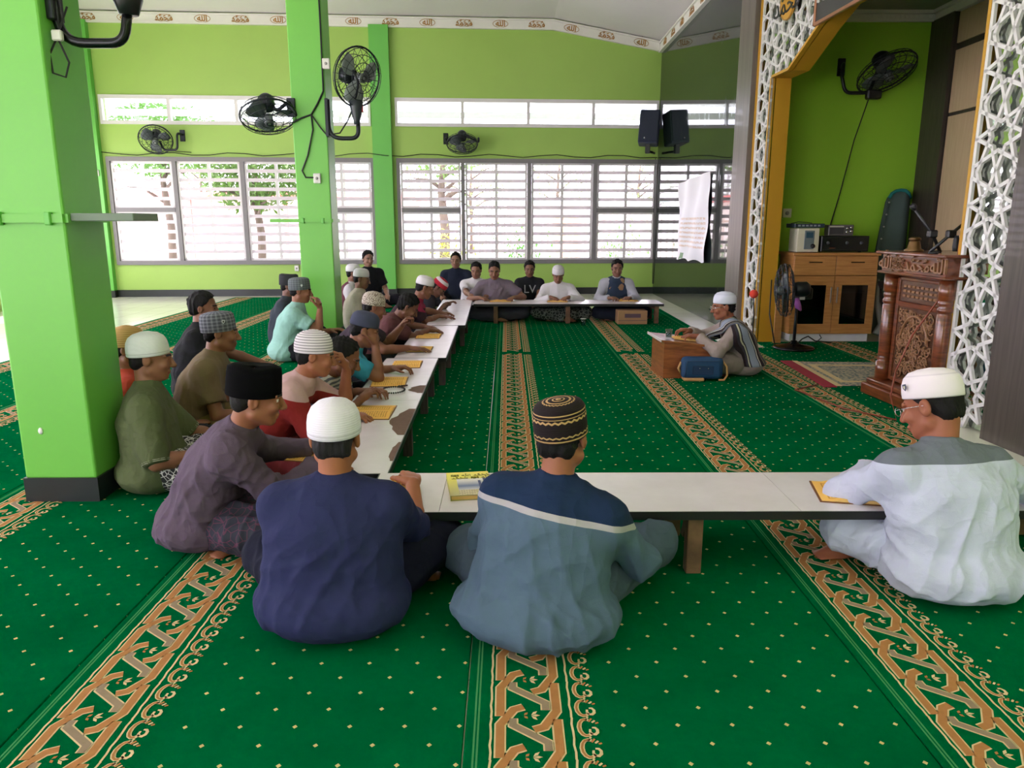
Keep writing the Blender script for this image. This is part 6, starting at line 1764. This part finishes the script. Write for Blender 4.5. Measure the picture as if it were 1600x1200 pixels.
person('man in khaki-brown shirt and grey plaid cap, leaning on his arm', (-2.14, 5.02), -80, (-1.96, 5.08, .765), -76, 6, 0, 1.10, 1.05, 'mid', (134, 88, 62),
       rh=(-1.72, 4.98, .20), lh=(-1.75, 5.32, .24), relb=(-1.98, 4.76, .25), rcurl=REST, sleeve='short', top=cloth_mat('khaki_brown_cotton', (112, 96, 72)), bottom=cloth_mat('khaki_trouser', (124, 108, 68)), cap=('tall', plaid_cap('grey_plaid_cap', (78, 78, 88), (128, 130, 140))), badge=(-72, .07, (196, 196, 204)), seed=121, lean=.3,
       legs=dict(rk=(-1.76, 4.78, .15), lk=(-1.74, 5.34, .15), ra=(-1.86, 5.14, .05), la=(-1.94, 4.98, .05)))
person('man with short black hair in a plain black T-shirt, arms resting on his knees', (-2.62, 6.12), -74, (-2.54, 6.26, .80), -82, 4, 0, 1.08, 1.03, 'mid', (122, 80, 60),
       rh=(-2.12, 6.16, .26), lh=(-2.10, 6.42, .28), relb=(-2.36, 5.92, .34), rcurl=REST, sleeve='short', top=K_BLACK, bottom=cloth_mat('faded_blue_denim', (58, 78, 92)), cap=None, seed=131, lean=.2)
person('man in mint-green shirt and grey cap, hand at mouth, before the middle column', (-2.42, 8.22), -80, (-2.27, 8.26, .765), -84, 8, 0, 1.12, 1.05, 'mid', (140, 92, 68),
       rh=(-2.05, 8.18, .58), lh=(-1.98, 8.40, .30), relb=(-1.98, 8.06, .34), rdir=(-.25, .12, .9), rn=(.9, -.2, .2), rcurl=FIST, sleeve='short', top=cloth_mat('mint_green_cotton', (140, 184, 172), .07, .35), bottom=K_BLACKD, cap=('tall', plaid_cap('dark_grey_cap', (82, 88, 92), (108, 114, 116))), badge=(-75, .05, (206, 208, 212)), flare=.02, seed=141, lean=.2, fold=.008)
person('man in dark clothes and black cap, half hidden behind the man in mint green', (-2.72, 8.98), -85, (-2.60, 9.00, .755), -92, 6, 0, 1.06, 1.0, 'far', (110, 74, 58), top=cloth_mat('dark_slate_cotton', (52, 58, 66)), bottom=K_BLACKD, cap=('songkok', mat('black_felt', (36, 38, 42), .9)), seed=151, lean=.2)
person('man in beige shirt and white cap, right beside the middle column', (-2.10, 10.34), -85, (-2.00, 10.36, .735), -92, 12, 0, 1.08, 1.08, 'far', (136, 96, 76), sleeve='short', top=cloth_mat('beige_cotton', (176, 168, 152)), bottom=K_BLACKD, cap=('dome', stripe_cap('plain_white_cap_c', (206, 204, 206), (190, 188, 192), 2.0, .1)), seed=161, lean=.15)
person('man in maroon vest and white cap, half hidden behind the man in beige', (-2.42, 11.36), -85, (-2.31, 11.36, .745), -88, 8, 0, 1.06, 1.0, 'far', (128, 88, 68), sleeve='long', top=cloth_mat('pale_grey_shirt', (190, 186, 190)), over=cloth_mat('maroon_vest', (92, 52, 62)), bottom=K_BLACKD, cap=('dome', stripe_cap('plain_white_cap_c', (206, 204, 206), (190, 188, 192), 2.0, .1)), seed=171, lean=.15)
person('bareheaded man in black shirt, tallest behind the men beside the middle column', (-2.52, 13.6), -150, (-2.48, 13.50, .86), -150, 6, 0, 1.14, 1.12, 'far', (140, 104, 84), sleeve='short', top=K_BLACK, bottom=K_BLACKD, cap=None, seed=181, lean=.1)
# --- far row facing the camera
person('man in black T-shirt at the left corner of the far table, set back from it', (-.92, 13.62), 178, (-.92, 13.55, .83), 178, 4, 0, 1.12, 1.08, 'far', (142, 104, 84), sleeve='short', top=cloth_mat('blue_black_jersey', (30, 36, 52)), bottom=K_BLACKD, cap=None, seed=191, lean=.1)
person('man in white short-sleeved shirt, behind the left shoulder of the man in grey-brown', (-.55, 12.52), 175, (-.51, 12.45, .72), 172, 14, 0, 1.08, 1.05, 'far', (140, 100, 80), rh=(-.60, 12.0, .36), lh=(-.30, 12.0, .36), sleeve='short', top=cloth_mat('off_white_cotton', (206, 202, 206)), bottom=K_BLACKD, cap=None, seed=201, lean=.3)
person('man in grey-brown polo shirt reading at the left of the far table', (-.16, 12.0), 180, (-.20, 11.88, .755), 180, 18, 0, 1.12, 1.15, 'far', (134, 92, 72), rh=(-.42, 11.66, .35), lh=(.10, 11.66, .35), relb=(-.62, 11.9, .3), lelb=(.34, 11.9, .3), rdir=(.7, -.5, -.1), ldir=(-.4, -.8, -.1), rcurl=REST, lcurl=REST, sleeve='short', top=cloth_mat('grey_brown_pique', (116, 104, 116)), bottom=cloth_mat('dark_grey_sarong', (62, 62, 72)), cap=None, seed=211, lean=.35, sarong=True,
       legs=dict(rk=(-.58, 11.48, .14), lk=(.26, 11.48, .14), ra=(-.1, 11.40, .05), la=(-.3, 11.48, .05)))
b4 = person('man in black T-shirt with pale monogram, second from the left in the far row', (.38, 12.72), 180, (.38, 12.62, .735), 180, 12, 0, 1.06, 1.0, 'far', (130, 90, 70), rh=(.26, 12.2, .22), lh=(.48, 12.2, .22), sleeve='short', top=cloth_mat('black_tshirt', (34, 35, 40)), bottom=K_BLACKD, cap=None, seed=221, lean=.2)
person('man in white long-sleeved robe and white cap, reading in the middle of the far table', (.82, 11.98), 180, (.81, 11.88, .69), 180, 24, 0, 1.08, 1.1, 'far', (134, 92, 72), rh=(.68, 11.62, .36), lh=(.96, 11.62, .36), relb=(.50, 11.85, .3), lelb=(1.18, 11.85, .3), rdir=(.6, -.6, -.1), ldir=(-.6, -.6, -.1), rcurl=REST, lcurl=REST, sleeve='long', top=cloth_mat('white_robe_cotton', (216, 212, 218), .05), bottom=print_cloth('dark_batik', (40, 44, 44), (96, 100, 98), 22.0, .10), cap=('knit', stripe_cap('plain_white_cap_d', (212, 208, 212), (196, 192, 198), 2.0, .1)), seed=231, lean=.4, sarong=True,
       legs=dict(rk=(.46, 11.46, .14), lk=(1.22, 11.46, .14), ra=(.95, 11.36, .05), la=(.72, 11.44, .05)))
person('bareheaded man in navy waistcoat over pale sleeves, at the right of the far table', (1.76, 12.06), 180, (1.75, 11.96, .785), 180, 10, 0, 1.10, 1.08, 'far', (132, 92, 74), rh=(1.60, 11.66, .34), lh=(1.92, 11.66, .34), relb=(1.40, 11.95, .3), lelb=(2.1, 11.95, .3), rcurl=REST, lcurl=REST, sleeve='long', top=cloth_mat('pale_grey_sleeve', (176, 176, 188)), over=print_cloth('navy_tan_waistcoat', (46, 58, 78), (150, 118, 90), 7.0, .62, 'N'), bottom=cloth_mat('dark_navy_sarong', (34, 38, 54)), cap=None, seed=241, lean=.2, sarong=True,
       legs=dict(rk=(1.40, 11.50, .14), lk=(2.12, 11.50, .14), ra=(1.85, 11.42, .05), la=(1.62, 11.48, .05)))
# --- the teacher
def shawl_mat():
    k = NT('striped_shawl_weave', .9, 0, .2); u = uvsep(k)
    x = u[0]; c = lin((54, 52, 60))
    for a, b, cc in ((.0, .10, (40, 30, 34)), (.18, .22, (180, 176, 150)), (.26, .52, (134, 142, 158)), (.56, .60, (206, 204, 196)), (.62, .72, (44, 34, 38)), (.80, .84, (150, 144, 120)), (.90, 1.1, (96, 100, 112))):
        c = k.mix(k.math('MULTIPLY', k.math('GREATER_THAN', x, a), k.math('LESS_THAN', x, b)), c, lin(cc))
    k.color(c); return k.m
person('teacher in grey-brown robe with striped shawl, glasses and white cap at the small desk', (2.36, 7.42), 86, (2.14, 7.35, .685), 88, 8, 0, 1.08, 1.05, 'mid', (140, 84, 60),
       rh=(1.86, 7.52, .42), lh=(1.88, 7.26, .40), relb=(2.1, 7.75, .3), lelb=(2.10, 7.08, .30), rdir=(-.9, -.25, .15), ldir=(-.9, .2, .1), rcurl=REST, lcurl=REST, sleeve='long', top=cloth_mat('grey_brown_robe', (150, 136, 130), .08, .35), bottom=cloth_mat('grey_brown_robe_skirt', (134, 122, 114), .08, .3), cap=('dome', stripe_cap('white_teacher_cap', (208, 210, 226), (190, 192, 210), 2.0, .1)), glasses=True, shawl=shawl_mat(), seed=251, lean=.4, fold=.007, flare=.02,
       legs=dict(rk=(2.06, 7.75, .14), lk=(2.05, 7.14, .15), ra=(2.15, 7.35, .05), la=(2.25, 7.52, .05)))
text_mesh('monogram', 'LV', .19, .003, mat('pale_print', (170, 170, 176), .6), b4, Matrix.Translation((0.0, .205, .40)) @ Matrix.Rotation(math.pi, 4, 'Z') @ Matrix.Rotation(rad(82), 4, 'X'))
